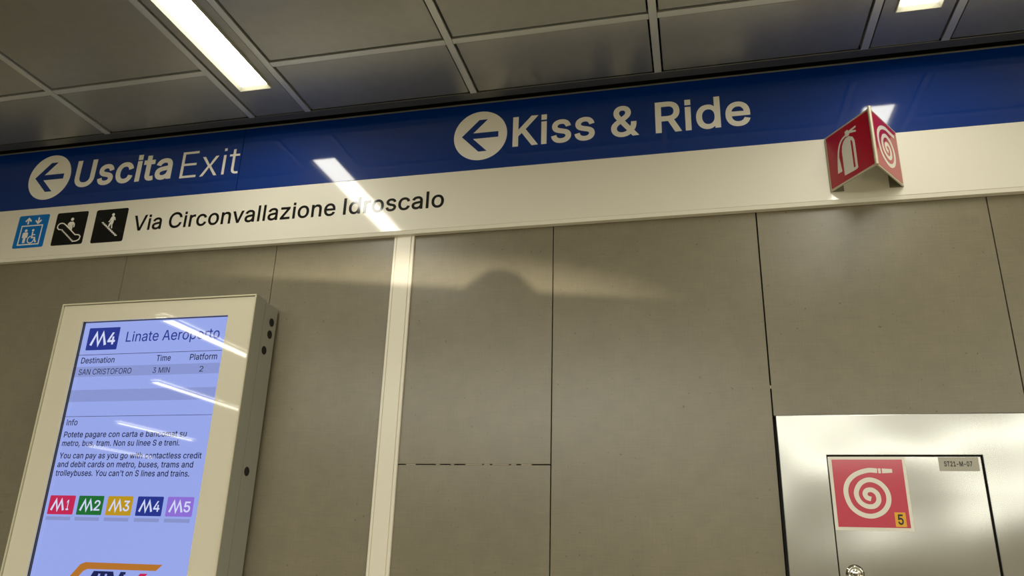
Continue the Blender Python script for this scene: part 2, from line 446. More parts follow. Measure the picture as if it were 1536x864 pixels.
# ------------------------------------------------------------------ lettering: letter outlines as Bezier points (hl, co, hr), 1/1000 em
GLYPHS = {" ":[188,[]],"&":[448,[[221,-7,197,-7,163,-7,135,-1,110,12,86,24,67,41,54,62,41,83,34,107,34,133,34,155,39,174,47,189,56,205,69,220,85,235,101,249,119,263,140,279,166,298,191,316,216,335,223,340,230,346,237,352,244,359,250,366,255,375,259,384,262,394,262,405,262,421,256,434,245,445,235,456,220,461,201,461,189,461,178,458,168,453,158,448,151,441,145,431,140,422,137,411,137,399,137,386,140,374,145,363,151,352,159,340,169,327,179,315,190,300,204,284,282,189,360,95,438,0,413,0,389,0,364,0,300,77,236,154,171,231,152,255,135,275,121,293,107,310,95,327,87,344,79,361,75,379,75,398,75,421,81,441,91,458,101,475,116,489,134,499,153,509,175,513,200,513,225,513,247,509,266,499,284,489,298,476,308,459,319,443,324,424,324,404,324,389,321,375,315,362,309,348,302,336,291,325,281,314,269,303,256,293,222,268,188,243,154,217,133,202,119,188,110,174,101,161,97,147,97,131,97,115,101,100,109,87,117,75,129,65,143,57,158,50,174,46,193,46,213,46,233,51,251,59,270,68,286,80,301,95,316,111,328,130,336,151,345,173,349,197,349,224,368,224,388,224,408,224,408,192,404,165,397,144,389,122,381,105,371,92,361,79,352,69,345,62,341,57,337,52,333,47,316,29,296,16,271,7,246,-2]]],"'":[206,[[95,318,78,318,75,381,73,445,70,509,92,509,114,509,136,509,133,445,131,381,128,318,112,318]]],",":[188,[[53,-119,38,-119,48,-56,58,8,68,71,91,71,114,71,137,71,119,8,102,-56,84,-119,69,-119]]],"-":[453,[[263,244,337,244,337,226,337,207,337,188,263,188,188,188,114,188,114,207,114,226,114,244,188,244]]],".":[188,[[108,-4,95,-4,83,-4,72,0,63,9,54,18,50,28,50,41,50,54,54,65,63,73,72,82,83,87,95,87,108,87,119,82,128,73,137,65,141,54,141,41,141,28,137,18,128,9,119,0]]],"0":[453,[[264,-7,227,-7,189,-7,157,3,130,24,103,45,83,74,69,113,55,152,48,199,48,254,48,309,55,356,69,395,83,434,104,464,130,484,157,505,189,516,227,516,264,516,296,505,323,484,350,464,370,434,384,395,398,356,405,309,405,254,405,199,398,152,384,113,370,74,350,45,323,24,297,3],[202,50,227,50,252,50,273,58,290,74,308,90,321,113,330,144,339,174,344,211,344,254,344,297,339,334,330,365,321,395,308,419,290,435,273,451,252,460,227,460,202,460,180,451,163,435,146,419,132,395,123,365,114,334,109,297,109,254,109,211,114,174,123,144,132,113,146,90,163,74,180,58]]],"1":[453,[[181,0,76,0,76,18,76,36,76,55,181,55,286,55,391,55,391,36,391,18,391,0,286,0],[250,509,276,509,276,339,276,170,276,0,255,0,234,0,212,0,212,149,212,299,212,448,211,448,210,448,209,448,168,418,127,388,86,358,86,381,86,404,86,427,123,454,161,481,198,509,224,509]]],"2":[453,[[172,0,64,0,64,16,64,32,64,47,121,108,177,168,234,229,254,249,270,267,282,282,295,298,304,313,311,327,317,341,320,356,320,371,320,390,316,405,308,419,299,432,288,442,273,449,259,456,242,460,224,460,204,460,187,456,172,447,158,439,147,428,139,413,131,399,127,382,127,362,107,362,86,362,66,362,66,392,72,419,86,442,100,465,119,483,143,496,167,509,194,516,225,516,255,516,282,509,306,497,329,484,348,467,361,445,374,424,381,399,381,372,381,354,378,335,371,318,364,300,353,280,336,259,319,237,296,211,267,180,229,140,191,100,153,60,153,59,153,58,153,57,231,57,310,57,389,57,389,38,389,19,389,0,281,0]]],"3":[453,[[252,-7,218,-7,187,-7,158,-1,133,10,107,21,86,37,70,57,54,78,46,103,44,132,66,132,87,132,109,132,111,114,117,99,126,87,136,75,149,65,165,59,181,53,199,50,219,50,239,50,258,53,275,61,292,68,305,79,315,93,324,107,329,124,329,145,329,163,325,181,316,196,307,212,293,224,275,234,256,243,231,248,201,248,186,248,172,248,157,248,157,265,157,282,157,299,200,349,244,399,288,448,288,450,288,451,288,452,215,452,142,452,70,452,70,471,70,490,70,509,171,509,272,509,372,509,372,493,372,477,372,461,319,400,265,339,211,278,211,282,211,285,211,289,249,293,281,288,308,276,335,263,356,246,371,222,386,199,393,173,393,145,393,115,385,89,370,66,355,43,335,25,309,12,282,0]]],"4":[453,[[164,105,40,105,40,123,40,141,40,158,109,275,178,392,247,509,268,509,289,509,311,509,243,394,176,280,109,166,109,165,109,164,109,163,210,163,312,163,413,163,413,144,413,125,413,105,289,105],[302,0,282,0,282,40,282,81,282,121,282,130,282,138,282,146,282,203,282,260,282,318,302,318,322,318,343,318,343,212,343,106,343,0,322,0]]],"5":[453,[[254,-7,221,-7,191,-7,164,-1,140,11,116,23,97,39,83,60,69,81,61,104,60,130,81,130,101,130,122,130,124,115,129,101,138,89,147,77,159,67,173,60,188,53,204,50,221,50,242,50,260,55,276,64,292,74,305,87,314,104,323,121,328,141,328,162,328,184,323,204,314,221,304,238,291,252,275,262,258,272,239,277,218,277,201,277,184,274,167,268,151,263,138,255,128,246,108,248,88,250,67,253,77,338,86,423,96,509,186,509,276,509,366,509,366,490,366,471,366,452,294,452,222,452,151,452,145,402,139,352,134,301,135,301,135,301,136,301,147,311,161,319,178,325,194,331,211,334,229,334,253,334,274,329,294,321,313,313,331,301,345,285,359,270,371,252,379,231,387,210,391,188,391,163,391,130,384,101,369,76,354,50,334,30,309,15,283,1]]],"7":[453,[[120,0,97,0,172,149,248,299,323,448,323,450,323,451,323,452,236,452,149,452,62,452,62,471,62,490,62,509,172,509,281,509,391,509,391,489,391,469,391,449,315,299,240,150,165,0,142,0]]],"A":[480,[[39,0,16,0,78,170,140,339,201,509,226,509,251,509,276,509,338,339,401,170,463,0,440,0,418,0,395,0,359,101,323,202,287,302,281,321,273,344,264,372,255,400,245,435,232,478,236,478,241,478,245,478,233,435,222,399,213,371,204,343,196,320,191,302,155,202,120,101,85,0,62,0],[197,142,110,142,110,161,110,180,110,199,197,199,283,199,370,199,370,180,370,161,370,142,283,142]]],"C":[510,[[293,-7,267,-7,223,-7,184,4,150,25,116,46,89,76,70,115,50,154,40,201,40,254,40,308,50,354,70,393,89,432,116,462,150,484,184,505,223,516,267,516,293,516,317,512,340,504,363,497,384,486,402,471,420,457,436,439,448,418,460,398,468,374,473,348,451,348,430,348,408,348,404,366,398,381,389,395,381,408,370,419,357,428,345,438,331,444,315,449,300,454,284,456,267,456,236,456,208,448,184,432,159,417,139,394,125,364,111,334,103,297,103,254,103,211,111,175,125,145,140,115,159,92,184,76,209,61,236,53,267,53,284,53,300,55,315,60,331,65,345,71,357,81,370,90,381,101,389,114,398,128,404,143,408,160,430,160,451,160,473,160,469,135,460,111,448,91,436,70,421,52,402,38,384,23,363,12,341,5,318,-3]]],"D":[502,[[271,0,219,0,178,0,137,0,96,0,96,19,96,38,96,57,136,57,175,57,215,57,256,57,291,65,318,81,345,97,366,119,379,149,392,179,399,214,399,255,399,296,392,331,379,361,366,390,346,412,320,428,293,444,260,452,221,452,178,452,136,452,93,452,93,471,93,490,93,509,137,509,181,509,225,509,275,509,317,499,353,478,388,458,415,429,433,391,452,353,462,308,462,255,462,202,452,157,433,119,414,81,387,51,351,31,314,10],[103,509,125,509,125,339,125,170,125,0,103,0,82,0,60,0,60,170,60,339,60,509,82,509]]],"E":[419,[[165,0,60,0,60,170,60,339,60,509,164,509,268,509,372,509,372,490,372,471,372,452,290,452,207,452,125,452,125,396,125,341,125,286,202,286,278,286,355,286,355,267,355,248,355,229,278,229,202,229,125,229,125,172,125,114,125,57,208,57,292,57,375,57,375,38,375,19,375,0,270,0]]],"F":[410,[[82,0,60,0,60,170,60,339,60,509,163,509,266,509,369,509,369,490,369,471,369,452,288,452,206,452,125,452,125,394,125,336,125,278,198,278,272,278,346,278,346,259,346,240,346,221,272,221,198,221,125,221,125,147,125,74,125,0,103,0]]],"I":[300,[[111,0,31,0,31,19,31,38,31,57,60,57,89,57,118,57,118,189,118,320,118,452,89,452,60,452,31,452,31,471,31,490,31,509,111,509,190,509,269,509,269,490,269,471,269,452,240,452,212,452,183,452,183,320,183,189,183,57,212,57,240,57,269,57,269,38,269,19,269,0,190,0]]],"K":[467,[[146,189,104,145,104,169,104,193,104,216,116,232,128,247,139,261,151,275,162,290,174,303,187,317,199,331,212,344,262,399,313,454,364,509,392,509,420,509,448,509,376,431,304,353,231,276,230,276,229,276,228,276,187,233],[82,0,60,0,60,170,60,339,60,509,82,509,103,509,125,509,125,451,125,392,125,334,124,298,124,261,124,225,124,214,124,204,125,193,125,129,125,64,125,0,103,0],[398,0,372,0,311,86,249,173,188,259,201,276,215,293,228,309,302,206,375,103,449,0,423,0]]],"L":[393,[[160,0,60,0,60,170,60,339,60,509,82,509,103,509,125,509,125,358,125,208,125,57,203,57,282,57,361,57,361,38,361,19,361,0,261,0]]],"M":[628,[[81,0,60,0,60,170,60,339,60,509,91,509,121,509,152,509,193,402,235,294,277,187,280,180,284,170,287,159,291,148,295,136,299,123,303,110,307,97,311,84,315,71,319,59,322,49,317,49,312,49,307,49,310,59,314,70,318,83,322,95,326,108,330,121,334,134,338,147,342,158,346,170,349,179,352,187,394,294,435,402,476,509,507,509,537,509,568,509,568,339,568,170,568,0,547,0,525,0,504,0,504,97,504,194,504,291,504,302,504,314,504,327,505,340,505,354,505,369,505,383,506,398,506,413,506,428,507,443,507,457,509,457,511,457,513,457,508,441,503,426,498,409,492,393,487,378,482,363,477,348,472,334,467,322,463,309,459,299,456,291,418,194,380,97,342,0,323,0,305,0,286,0,248,97,209,194,170,291,167,299,163,309,159,321,155,333,150,346,145,361,140,376,135,391,129,408,124,424,118,441,112,457,114,457,117,457,119,457,119,444,120,431,120,416,120,401,121,387,121,372,121,357,121,342,122,328,122,315,122,302,122,291,122,194,122,97,122,0,101,0]]],"N":[523,[[82,0,60,0,60,170,60,339,60,509,85,509,111,509,136,509,205,400,274,291,343,183,349,174,355,164,363,151,370,138,379,123,388,107,396,90,405,73,414,55,411,55,408,54,405,54,403,72,401,90,401,108,400,126,399,142,399,157,399,172,399,185,399,195,399,300,399,404,399,509,420,509,442,509,463,509,463,339,463,170,463,0,438,0,412,0,387,0,325,97,264,193,202,290,194,303,186,316,177,331,169,345,159,362,148,381,137,400,123,424,108,452,111,453,115,453,119,454,120,428,121,405,122,384,123,362,124,344,124,328,125,312,125,300,125,291,125,194,125,97,125,0,103,0]]],"O":[533,[[311,-7,267,-7,223,-7,184,4,150,25,116,46,90,76,70,115,50,154,40,201,40,254,40,308,50,354,70,393,90,432,116,462,150,484,184,505,223,516,267,516,311,516,350,505,384,484,418,462,444,432,464,393,483,354,493,308,493,254,493,201,483,154,464,115,444,76,418,46,384,25,350,4],[236,53,267,53,297,53,325,61,349,76,374,91,394,114,408,144,423,174,430,211,430,254,430,298,423,335,408,365,394,395,374,417,349,433,325,448,297,456,267,456,236,456,209,448,184,433,159,417,140,394,125,364,111,334,103,297,103,254,103,211,111,174,125,144,140,114,159,92,184,76,209,61]]],"P":[445,[[82,0,60,0,60,170,60,339,60,509,118,509,177,509,235,509,274,509,307,502,332,487,358,473,377,454,390,430,402,405,409,378,409,348,409,317,402,290,390,265,377,241,358,222,332,207,307,193,274,186,235,186,193,186,151,186,109,186,109,205,109,224,109,242,150,242,191,242,233,242,259,242,281,247,297,256,313,265,325,278,333,294,341,310,344,328,344,348,344,368,341,386,333,402,325,417,313,430,297,439,280,448,259,452,232,452,196,452,160,452,125,452,125,301,125,151,125,0,103,0]]],"R":[449,[[82,0,60,0,60,170,60,339,60,509,119,509,177,509,236,509,275,509,307,502,333,489,359,475,378,457,390,433,403,410,409,382,409,352,409,321,403,295,390,271,378,248,359,230,333,217,307,204,275,198,236,198,189,198,143,198,96,198,96,217,96,236,96,255,142,255,188,255,234,255,260,255,281,259,298,267,314,275,326,286,334,300,341,315,345,332,345,352,345,372,341,390,334,405,326,420,314,431,298,440,281,448,259,452,233,452,197,452,161,452,125,452,125,301,125,151,125,0,103,0],[378,0,353,0,312,76,271,153,230,229,254,229,279,229,303,229,344,153,386,76,428,0,403,0]]],"S":[447,[[263,-9,224,-9,187,-9,155,-3,128,9,100,21,79,38,64,60,49,82,40,107,38,137,60,137,82,137,104,137,106,117,112,101,123,88,134,75,149,65,166,59,184,52,203,49,224,49,247,49,268,53,286,60,304,68,319,78,329,92,340,105,346,121,346,139,346,155,341,169,332,179,323,189,311,198,296,205,281,211,264,217,245,222,224,228,204,234,184,239,142,251,109,268,86,289,63,311,52,339,52,372,52,401,60,426,75,448,90,469,111,486,138,498,164,510,194,516,227,516,261,516,290,510,316,498,342,486,362,469,377,449,392,428,400,404,401,378,380,378,358,378,337,378,335,403,323,423,302,437,281,451,256,459,225,459,203,459,184,455,167,448,151,441,138,431,129,418,120,406,115,391,115,376,115,358,120,344,131,334,142,323,154,314,169,308,184,302,199,297,212,293,230,289,247,284,264,279,279,275,295,270,312,264,328,257,344,248,359,238,373,227,385,214,395,198,404,181,408,162,408,139,408,111,401,86,386,64,372,41,351,24,323,11,296,-2]]],"T":[449,[[85,452,32,452,32,471,32,490,32,509,160,509,288,509,417,509,417,490,417,471,417,452,363,452,310,452,257,452,257,301,257,151,257,0,235,0,214,0,193,0,193,151,193,301,193,452,139,452]]],"U":[517,[[299,-8,259,-8,219,-8,184,0,154,15,124,31,101,53,85,80,68,107,60,138,60,173,60,285,60,397,60,509,81,509,103,509,124,509,124,399,124,288,124,178,124,154,130,132,141,113,152,94,167,79,187,68,207,57,231,52,259,52,287,52,311,57,331,68,351,79,366,94,377,113,387,132,393,154,393,178,393,288,393,399,393,509,414,509,436,509,457,509,457,397,457,285,457,173,457,138,449,107,433,80,416,53,393,31,363,15,334,0]]],"V":[480,[[229,0,204,0,141,170,79,339,16,509,39,509,62,509,84,509,120,408,156,307,192,206,198,189,206,166,215,137,224,109,235,73,248,31,243,31,239,31,235,31,247,74,258,110,267,138,276,166,284,189,290,206,325,307,360,408,395,509,417,509,440,509,463,509,401,339,340,170,278,0,253,0]]],"Y":[472,[[225,0,203,0,203,69,203,139,203,208,141,308,79,409,16,509,41,509,66,509,91,509,125,454,159,399,192,344,203,326,213,309,222,292,231,275,240,255,250,230,241,230,232,230,224,230,233,255,242,276,251,293,260,310,270,327,280,344,314,399,347,454,381,509,406,509,430,509,455,509,393,409,330,308,268,208,268,139,268,69,268,0,247,0]]],"a":[389,[[182,-9,160,-9,136,-9,114,-4,94,5,75,14,59,27,48,45,36,62,30,83,30,108,30,130,35,147,43,161,52,175,63,185,78,193,92,201,108,207,125,211,143,215,160,218,178,220,201,223,219,225,234,227,248,228,258,231,265,235,272,239,276,245,276,255,276,255,276,256,276,257,276,272,273,286,267,297,261,308,252,316,240,322,228,328,213,331,196,331,178,331,162,328,149,322,136,317,126,309,118,301,110,292,104,283,100,274,80,280,61,285,41,291,50,314,62,332,79,346,95,360,113,369,133,375,153,381,173,384,194,384,208,384,223,383,239,379,255,376,271,370,286,360,301,351,313,338,322,320,332,303,337,280,337,251,337,168,337,84,337,0,317,0,297,0,277,0,277,17,277,35,277,52,275,52,274,52,272,52,268,43,261,34,252,25,243,15,230,7,215,1,200,-5],[155,45,170,45,193,45,212,50,228,59,243,68,255,79,263,93,271,107,276,122,276,138,276,155,276,173,276,190,273,187,268,184,259,182,251,180,242,178,231,176,221,174,210,172,200,171,190,170,182,169,175,168,161,166,147,163,134,159,121,154,111,148,103,139,96,131,92,119,92,105,92,92,95,81,102,72,109,63,118,57,130,52,142,48]]],"b":[424,[[261,-8,229,-8,206,-8,187,-4,172,4,158,12,146,21,138,31,129,42,123,51,118,59,116,59,114,59,112,59,112,39,112,20,112,0,92,0,72,0,53,0,53,170,53,339,53,509,73,509,93,509,114,509,114,446,114,382,114,319,115,319,117,319,118,319,123,327,129,336,137,346,145,356,157,365,171,373,186,381,205,384,229,384,261,384,289,376,313,361,337,345,356,322,370,293,383,263,390,229,390,189,390,149,383,114,370,84,356,55,337,32,313,16,289,0],[197,47,220,47,244,47,263,53,279,66,295,78,308,95,316,117,324,138,328,162,328,189,328,216,324,240,316,261,308,282,296,299,280,311,264,324,244,330,220,330,197,330,177,324,161,312,145,300,133,284,125,263,117,242,113,217,113,189,113,161,117,136,125,115,133,94,146,77,162,65,178,53]]],"c":[396,[[226,-8,207,-8,173,-8,143,0,117,16,91,33,71,56,56,85,41,114,34,149,34,187,34,227,41,262,56,291,71,321,91,343,117,360,143,376,173,384,207,384,226,384,243,382,260,377,276,372,292,365,305,356,319,347,330,335,340,322,350,309,357,294,362,277,342,272,322,267,303,262,300,272,296,281,290,289,285,297,278,305,270,311,262,317,253,322,242,325,232,328,220,330,207,330,182,330,161,323,145,310,129,297,116,280,108,258,100,237,96,213,96,187,96,162,100,139,108,117,116,96,129,79,145,66,161,53,182,46,207,46,220,46,232,48,243,52,253,55,263,60,271,66,279,72,286,80,292,89,297,97,301,107,304,117,324,112,343,107,363,102,358,85,351,70,341,56,332,43,320,31,306,21,293,12,277,4,261,-1,244,-6]]],"d":[424,[[219,-8,195,-8,164,-8,136,0,111,16,87,32,68,55,55,84,41,114,34,149,34,189,34,229,41,263,55,293,69,322,88,345,112,361,136,376,164,384,196,384,219,384,238,381,253,373,268,365,279,356,287,346,296,336,302,327,306,319,308,319,309,319,311,319,311,382,311,446,311,509,331,509,351,509,372,509,372,339,372,170,372,0,352,0,332,0,313,0,313,20,313,39,313,59,311,59,309,59,307,59,302,51,295,42,287,31,278,21,267,12,252,4,238,-4],[181,47,205,47,227,47,247,53,263,65,279,77,291,94,299,115,308,136,312,161,312,189,312,217,308,242,300,263,292,284,279,300,263,312,247,324,228,330,205,330,181,330,161,324,145,311,129,299,116,282,108,261,100,240,96,216,96,189,96,162,100,138,109,117,117,95,129,78,145,66,161,53]]],"e":[404,[[238,-8,212,-8,175,-8,143,0,117,16,90,33,70,56,56,85,41,114,34,148,34,187,34,226,41,260,55,290,69,319,89,343,115,359,141,376,171,384,205,384,226,384,246,381,266,374,285,367,303,356,319,341,335,326,348,306,357,282,366,258,371,228,371,194,371,186,371,178,371,169,272,169,174,169,75,169,75,187,75,204,75,221,163,221,250,221,338,221,329,215,319,208,310,202,310,227,306,249,298,269,290,288,278,303,263,314,247,325,228,330,205,330,182,330,163,325,146,313,130,302,118,288,109,270,100,251,96,232,96,211,96,200,96,189,96,178,96,150,101,126,110,106,120,87,134,72,151,61,168,51,189,46,212,46,228,46,241,48,254,53,266,57,277,64,285,73,294,82,301,93,306,105,325,101,345,96,365,91,359,71,349,54,335,39,321,24,303,13,283,4,262,-4]]],"f":[254,[[154,379,228,379,228,362,228,344,228,327,154,327,80,327,6,327,6,344,6,362,6,379,80,379],[101,0,81,0,81,144,81,288,81,432,81,453,86,471,96,486,106,500,119,511,135,519,152,526,169,530,187,530,201,530,213,529,222,527,232,525,238,523,243,521,238,503,233,486,227,468,224,470,220,471,215,472,210,473,203,474,195,474,176,474,163,469,154,460,146,451,142,437,142,419,142,279,142,140,142,0,121,0]]],"g":[425,[[238,-151,207,-151,179,-151,155,-147,134,-140,113,-132,96,-123,82,-110,69,-98,58,-84,51,-69,67,-60,84,-50,101,-41,107,-49,113,-57,122,-66,130,-75,141,-82,154,-88,168,-94,186,-97,207,-97,238,-97,263,-90,282,-75,302,-60,311,-37,311,-6,311,19,311,44,311,68,310,68,308,68,306,68,301,60,295,51,287,41,278,32,267,23,252,16,238,8,219,5,195,5,164,5,137,12,113,27,88,41,69,62,55,90,41,118,34,152,34,191,34,230,41,264,55,293,69,322,88,345,112,361,137,376,165,384,196,384,220,384,239,381,253,373,268,365,280,356,288,346,297,336,303,327,308,319,309,319,311,319,313,319,313,339,313,359,313,379,333,379,353,379,372,379,372,250,372,121,372,-9,372,-42,365,-69,350,-90,335,-111,316,-126,291,-136,266,-146],[181,59,205,59,228,59,248,64,264,75,280,86,292,101,300,121,308,141,312,165,312,193,312,220,308,243,300,264,292,284,280,301,264,312,248,324,228,330,205,330,181,330,161,324,145,312,129,299,117,283,109,262,100,242,96,219,96,193,96,166,100,143,109,123,117,103,129,87,145,76,162,65]]],"h":[410,[[114,249,114,227,114,151,114,76,114,0,93,0,73,0,53,0,53,170,53,339,53,509,73,509,93,509,114,509,114,435,114,361,114,287,110,287,106,287,102,287,114,322,131,347,152,362,174,377,199,384,227,384,253,384,276,379,295,369,315,358,330,342,341,321,352,299,357,273,357,240,357,160,357,80,357,0,337,0,316,0,296,0,296,78,296,157,296,235,296,265,288,288,273,304,258,321,237,329,210,329,192,329,175,325,161,317,146,309,135,298,126,283,118,267]]],"i":[167,[[73,0,53,0,53,126,53,253,53,379,73,379,93,379,114,379,114,253,114,126,114,0,93,0],[95,443,84,443,72,443,62,447,54,455,45,462,41,472,41,483,41,494,45,504,54,512,62,520,72,524,84,524,95,524,106,520,114,512,122,504,126,494,126,483,126,472,122,462,114,455,106,447]]],"l":[189,[[147,-2,139,-2,110,-2,88,5,74,20,60,35,53,57,53,84,53,226,53,367,53,509,73,509,93,509,114,509,114,372,114,235,114,99,114,81,116,69,120,62,125,55,133,52,146,52,152,52,157,52,160,53,164,53,167,54,170,54,173,37,177,20,181,3,175,1,169,0,162,-1,154,-2]]],"m":[610,[[73,0,53,0,53,126,53,253,53,379,72,379,92,379,112,379,112,351,112,323,112,295,111,295,109,295,108,295,113,316,121,332,132,346,144,359,157,369,172,376,187,383,203,386,219,386,247,386,270,378,287,361,305,344,316,322,321,295,318,295,315,295,312,295,317,313,325,329,337,343,349,357,364,367,381,375,398,382,416,386,437,386,459,386,479,381,497,372,515,362,530,348,541,328,551,309,557,285,557,255,557,170,557,85,557,0,536,0,516,0,496,0,496,85,496,169,496,254,496,281,488,301,473,313,457,325,439,330,419,330,402,330,387,327,374,320,362,313,352,303,345,290,339,278,335,263,335,247,335,165,335,82,335,0,315,0,295,0,274,0,274,87,274,173,274,260,274,281,267,298,253,311,239,324,221,330,199,330,185,330,171,327,158,320,144,313,134,303,126,289,118,276,114,258,114,238,114,159,114,79,114,0,93,0]]],"n":[410,[[114,249,114,227,114,151,114,76,114,0,93,0,73,0,53,0,53,126,53,253,53,379,72,379,92,379,112,379,112,349,112,318,112,287,109,287,106,287,102,287,114,322,131,347,152,362,174,377,199,384,227,384,253,384,276,379,295,369,314,358,330,342,341,321,352,299,357,273,357,240,357,160,357,80,357,0,337,0,316,0,296,0,296,78,296,157,296,235,296,265,288,288,273,304,258,321,237,329,210,329,192,329,175,325,161,317,146,309,135,298,126,283,118,267]]],"o":[415,[[242,-8,207,-8,173,-8,143,0,117,16,91,33,71,56,56,85,41,114,34,149,34,187,34,227,41,262,56,291,71,321,91,343,117,360,143,376,173,384,207,384,242,384,273,376,299,360,325,343,345,321,359,291,374,262,381,227,381,187,381,149,374,114,359,85,345,56,325,33,299,16,273,0],[182,46,207,46,233,46,254,53,270,66,287,79,299,96,307,117,315,139,319,162,319,187,319,213,315,236,307,258,299,280,287,297,270,310,254,323,233,330,207,330,182,330,161,323,145,310,129,297,116,280,108,258,100,237,96,213,96,187,96,162,100,139,108,117,116,96,129,79,145,66,161,53]]],"p":[424,[[73,-143,53,-143,53,31,53,205,53,379,72,379,92,379,112,379,112,359,112,339,112,319,114,319,116,319,118,319,123,327,129,336,137,346,145,356,157,365,171,373,186,381,205,384,229,384,261,384,289,376,313,361,337,345,356,322,370,293,383,263,390,229,390,189,390,149,383,114,370,84,356,55,337,32,313,16,289,0,261,-8,229,-8,206,-8,187,-4,173,4,158,12,146,21,138,31,130,42,123,51,118,59,117,59,115,59,114,59,114,-8,114,-76,114,-143,93,-143],[197,47,220,47,244,47,263,53,279,66,295,78,308,95,316,117,324,138,328,162,328,189,328,216,324,240,316,261,308,282,296,299,280,311,264,324,244,330,220,330,197,330,177,324,161,312,145,300,133,284,125,263,117,242,113,217,113,189,113,161,117,136,125,115,133,94,146,77,162,65,178,53]]],"r":[259,[[73,0,53,0,53,126,53,253,53,379,72,379,92,379,112,379,112,360,112,340,112,321,113,321,114,321,115,321,122,340,135,355,152,367,170,379,190,385,213,385,218,385,223,385,229,384,235,384,240,384,243,384,243,363,243,343,243,322,242,323,237,323,230,324,223,325,215,326,207,326,189,326,173,322,159,315,145,307,134,297,126,284,118,270,114,255,114,237,114,158,114,79,114,0,93,0]]],"s":[365,[[211,-8,182,-8,156,-8,133,-4,112,3,92,11,75,23,62,38,49,53,40,72,36,94,55,98,74,102,94,107,99,86,109,70,124,60,139,50,158,45,181,45,208,45,229,51,244,62,260,74,268,87,268,103,268,116,263,127,254,136,245,144,231,151,212,155,191,160,170,165,149,170,115,178,89,191,72,208,55,225,47,247,47,274,47,296,53,315,65,332,77,348,94,361,115,370,136,380,160,384,187,384,213,384,235,380,254,372,272,365,287,353,299,339,310,325,319,309,324,290,305,286,287,281,268,277,263,292,255,304,243,316,230,327,212,333,187,333,165,333,146,327,131,317,116,306,109,293,109,277,109,263,114,252,124,243,134,235,150,228,172,223,191,218,210,214,229,209,264,201,290,188,306,171,323,154,331,133,331,107,331,84,325,64,312,47,300,30,282,16,260,6,237,-3]]],"t":[227,[[138,379,204,379,204,362,204,344,204,327,138,327,72,327,6,327,6,344,6,362,6,379,72,379],[65,345,65,471,85,471,106,471,126,471,126,347,126,222,126,98,126,81,129,69,136,61,143,54,154,50,170,50,174,50,179,50,185,51,191,52,197,53,202,54,206,36,209,19,213,2,207,0,200,-2,192,-3,184,-4,176,-4,168,-4,136,-4,110,4,92,21,74,38,65,62,65,93,65,219]]],"u":[410,[[211,-5,182,-5,157,-5,134,0,115,11,95,21,80,37,69,59,58,80,53,107,53,139,53,219,53,299,53,379,73,379,93,379,114,379,114,301,114,222,114,144,114,114,121,91,137,75,152,58,173,50,200,50,218,50,235,54,249,62,264,70,275,81,283,97,292,112,296,131,296,153,296,228,296,304,296,379,316,379,337,379,357,379,357,253,357,126,357,0,337,0,318,0,298,0,298,31,298,61,298,92,301,92,304,92,307,92,295,57,279,32,257,17,235,2]]],"v":[389,[[184,0,163,0,114,126,66,253,17,379,40,379,62,379,84,379,111,305,138,230,165,155,174,132,181,110,187,87,193,64,199,42,206,21,198,21,191,21,184,21,191,42,197,64,203,87,209,110,216,132,224,155,251,230,278,305,305,379,327,379,349,379,371,379,323,253,275,126,226,0,205,0]]],"w":[567,[[158,0,138,0,99,126,61,253,23,379,44,379,66,379,87,379,103,324,118,269,133,214,140,191,147,165,154,137,161,108,168,76,175,41,172,41,168,41,165,41,172,75,179,106,186,135,193,163,199,190,206,214,221,269,237,324,252,379,273,379,295,379,316,379,332,324,347,269,362,214,368,190,375,164,382,136,388,107,395,76,402,41,399,41,395,41,391,41,399,75,406,107,413,135,420,164,427,190,434,214,449,269,465,324,480,379,502,379,523,379,545,379,506,253,468,126,429,0,409,0,389,0,368,0,352,57,335,114,319,172,314,189,309,207,305,225,300,243,295,261,291,280,286,299,281,318,277,338,281,338,286,338,291,338,286,319,281,299,277,280,272,261,267,243,263,225,258,206,253,189,248,172,231,114,215,57,199,0,178,0]]],"x":[379,[[44,0,21,0,71,73,121,145,171,218,171,202,171,187,171,171,124,240,76,310,29,379,52,379,76,379,100,379,116,355,132,330,147,306,160,287,170,270,179,253,188,237,198,221,207,206,197,206,186,206,175,206,185,221,194,237,202,253,211,270,221,287,233,306,249,330,266,355,282,379,305,379,328,379,352,379,304,309,256,239,209,169,209,184,209,199,209,214,258,143,308,71,358,0,334,0,310,0,287,0,268,28,249,57,231,85,219,103,209,120,200,136,191,152,182,167,173,182,183,182,194,182,205,182,195,167,186,152,178,136,170,120,160,103,148,85,129,57,110,28,91,0,68,0]]],"y":[389,[[51,-140,47,-139,52,-121,57,-103,61,-86,65,-86,68,-87,71,-87,83,-90,94,-91,104,-89,114,-87,122,-82,130,-74,138,-66,145,-53,151,-36,155,-24,159,-13,163,-1,114,126,66,252,17,379,40,379,62,379,84,379,111,305,138,230,165,155,174,132,181,109,187,87,193,64,199,42,206,21,198,21,191,21,184,21,190,42,196,64,202,87,209,110,216,132,224,155,251,230,278,305,305,379,327,379,349,379,371,379,316,234,260,88,204,-58,196,-78,187,-94,177,-107,166,-120,153,-129,139,-136,125,-142,109,-145,91,-145,81,-145,72,-144,65,-143,57,-142]]],"z":[380,[[141,0,42,0,42,15,42,30,42,46,112,137,183,228,254,320,254,321,254,322,254,323,185,323,117,323,48,323,48,342,48,361,48,379,143,379,238,379,333,379,333,363,333,347,333,331,264,241,195,150,126,60,126,59,126,58,126,56,197,56,268,56,339,56,339,38,339,19,339,0,240,0]]]}
_o = GLYPHS['E'][1][0]                          # outline direction of this lettering: +1 when the left normal points out
_p = [(_o[k + 2], _o[k + 3]) for k in range(0, len(_o), 6)]
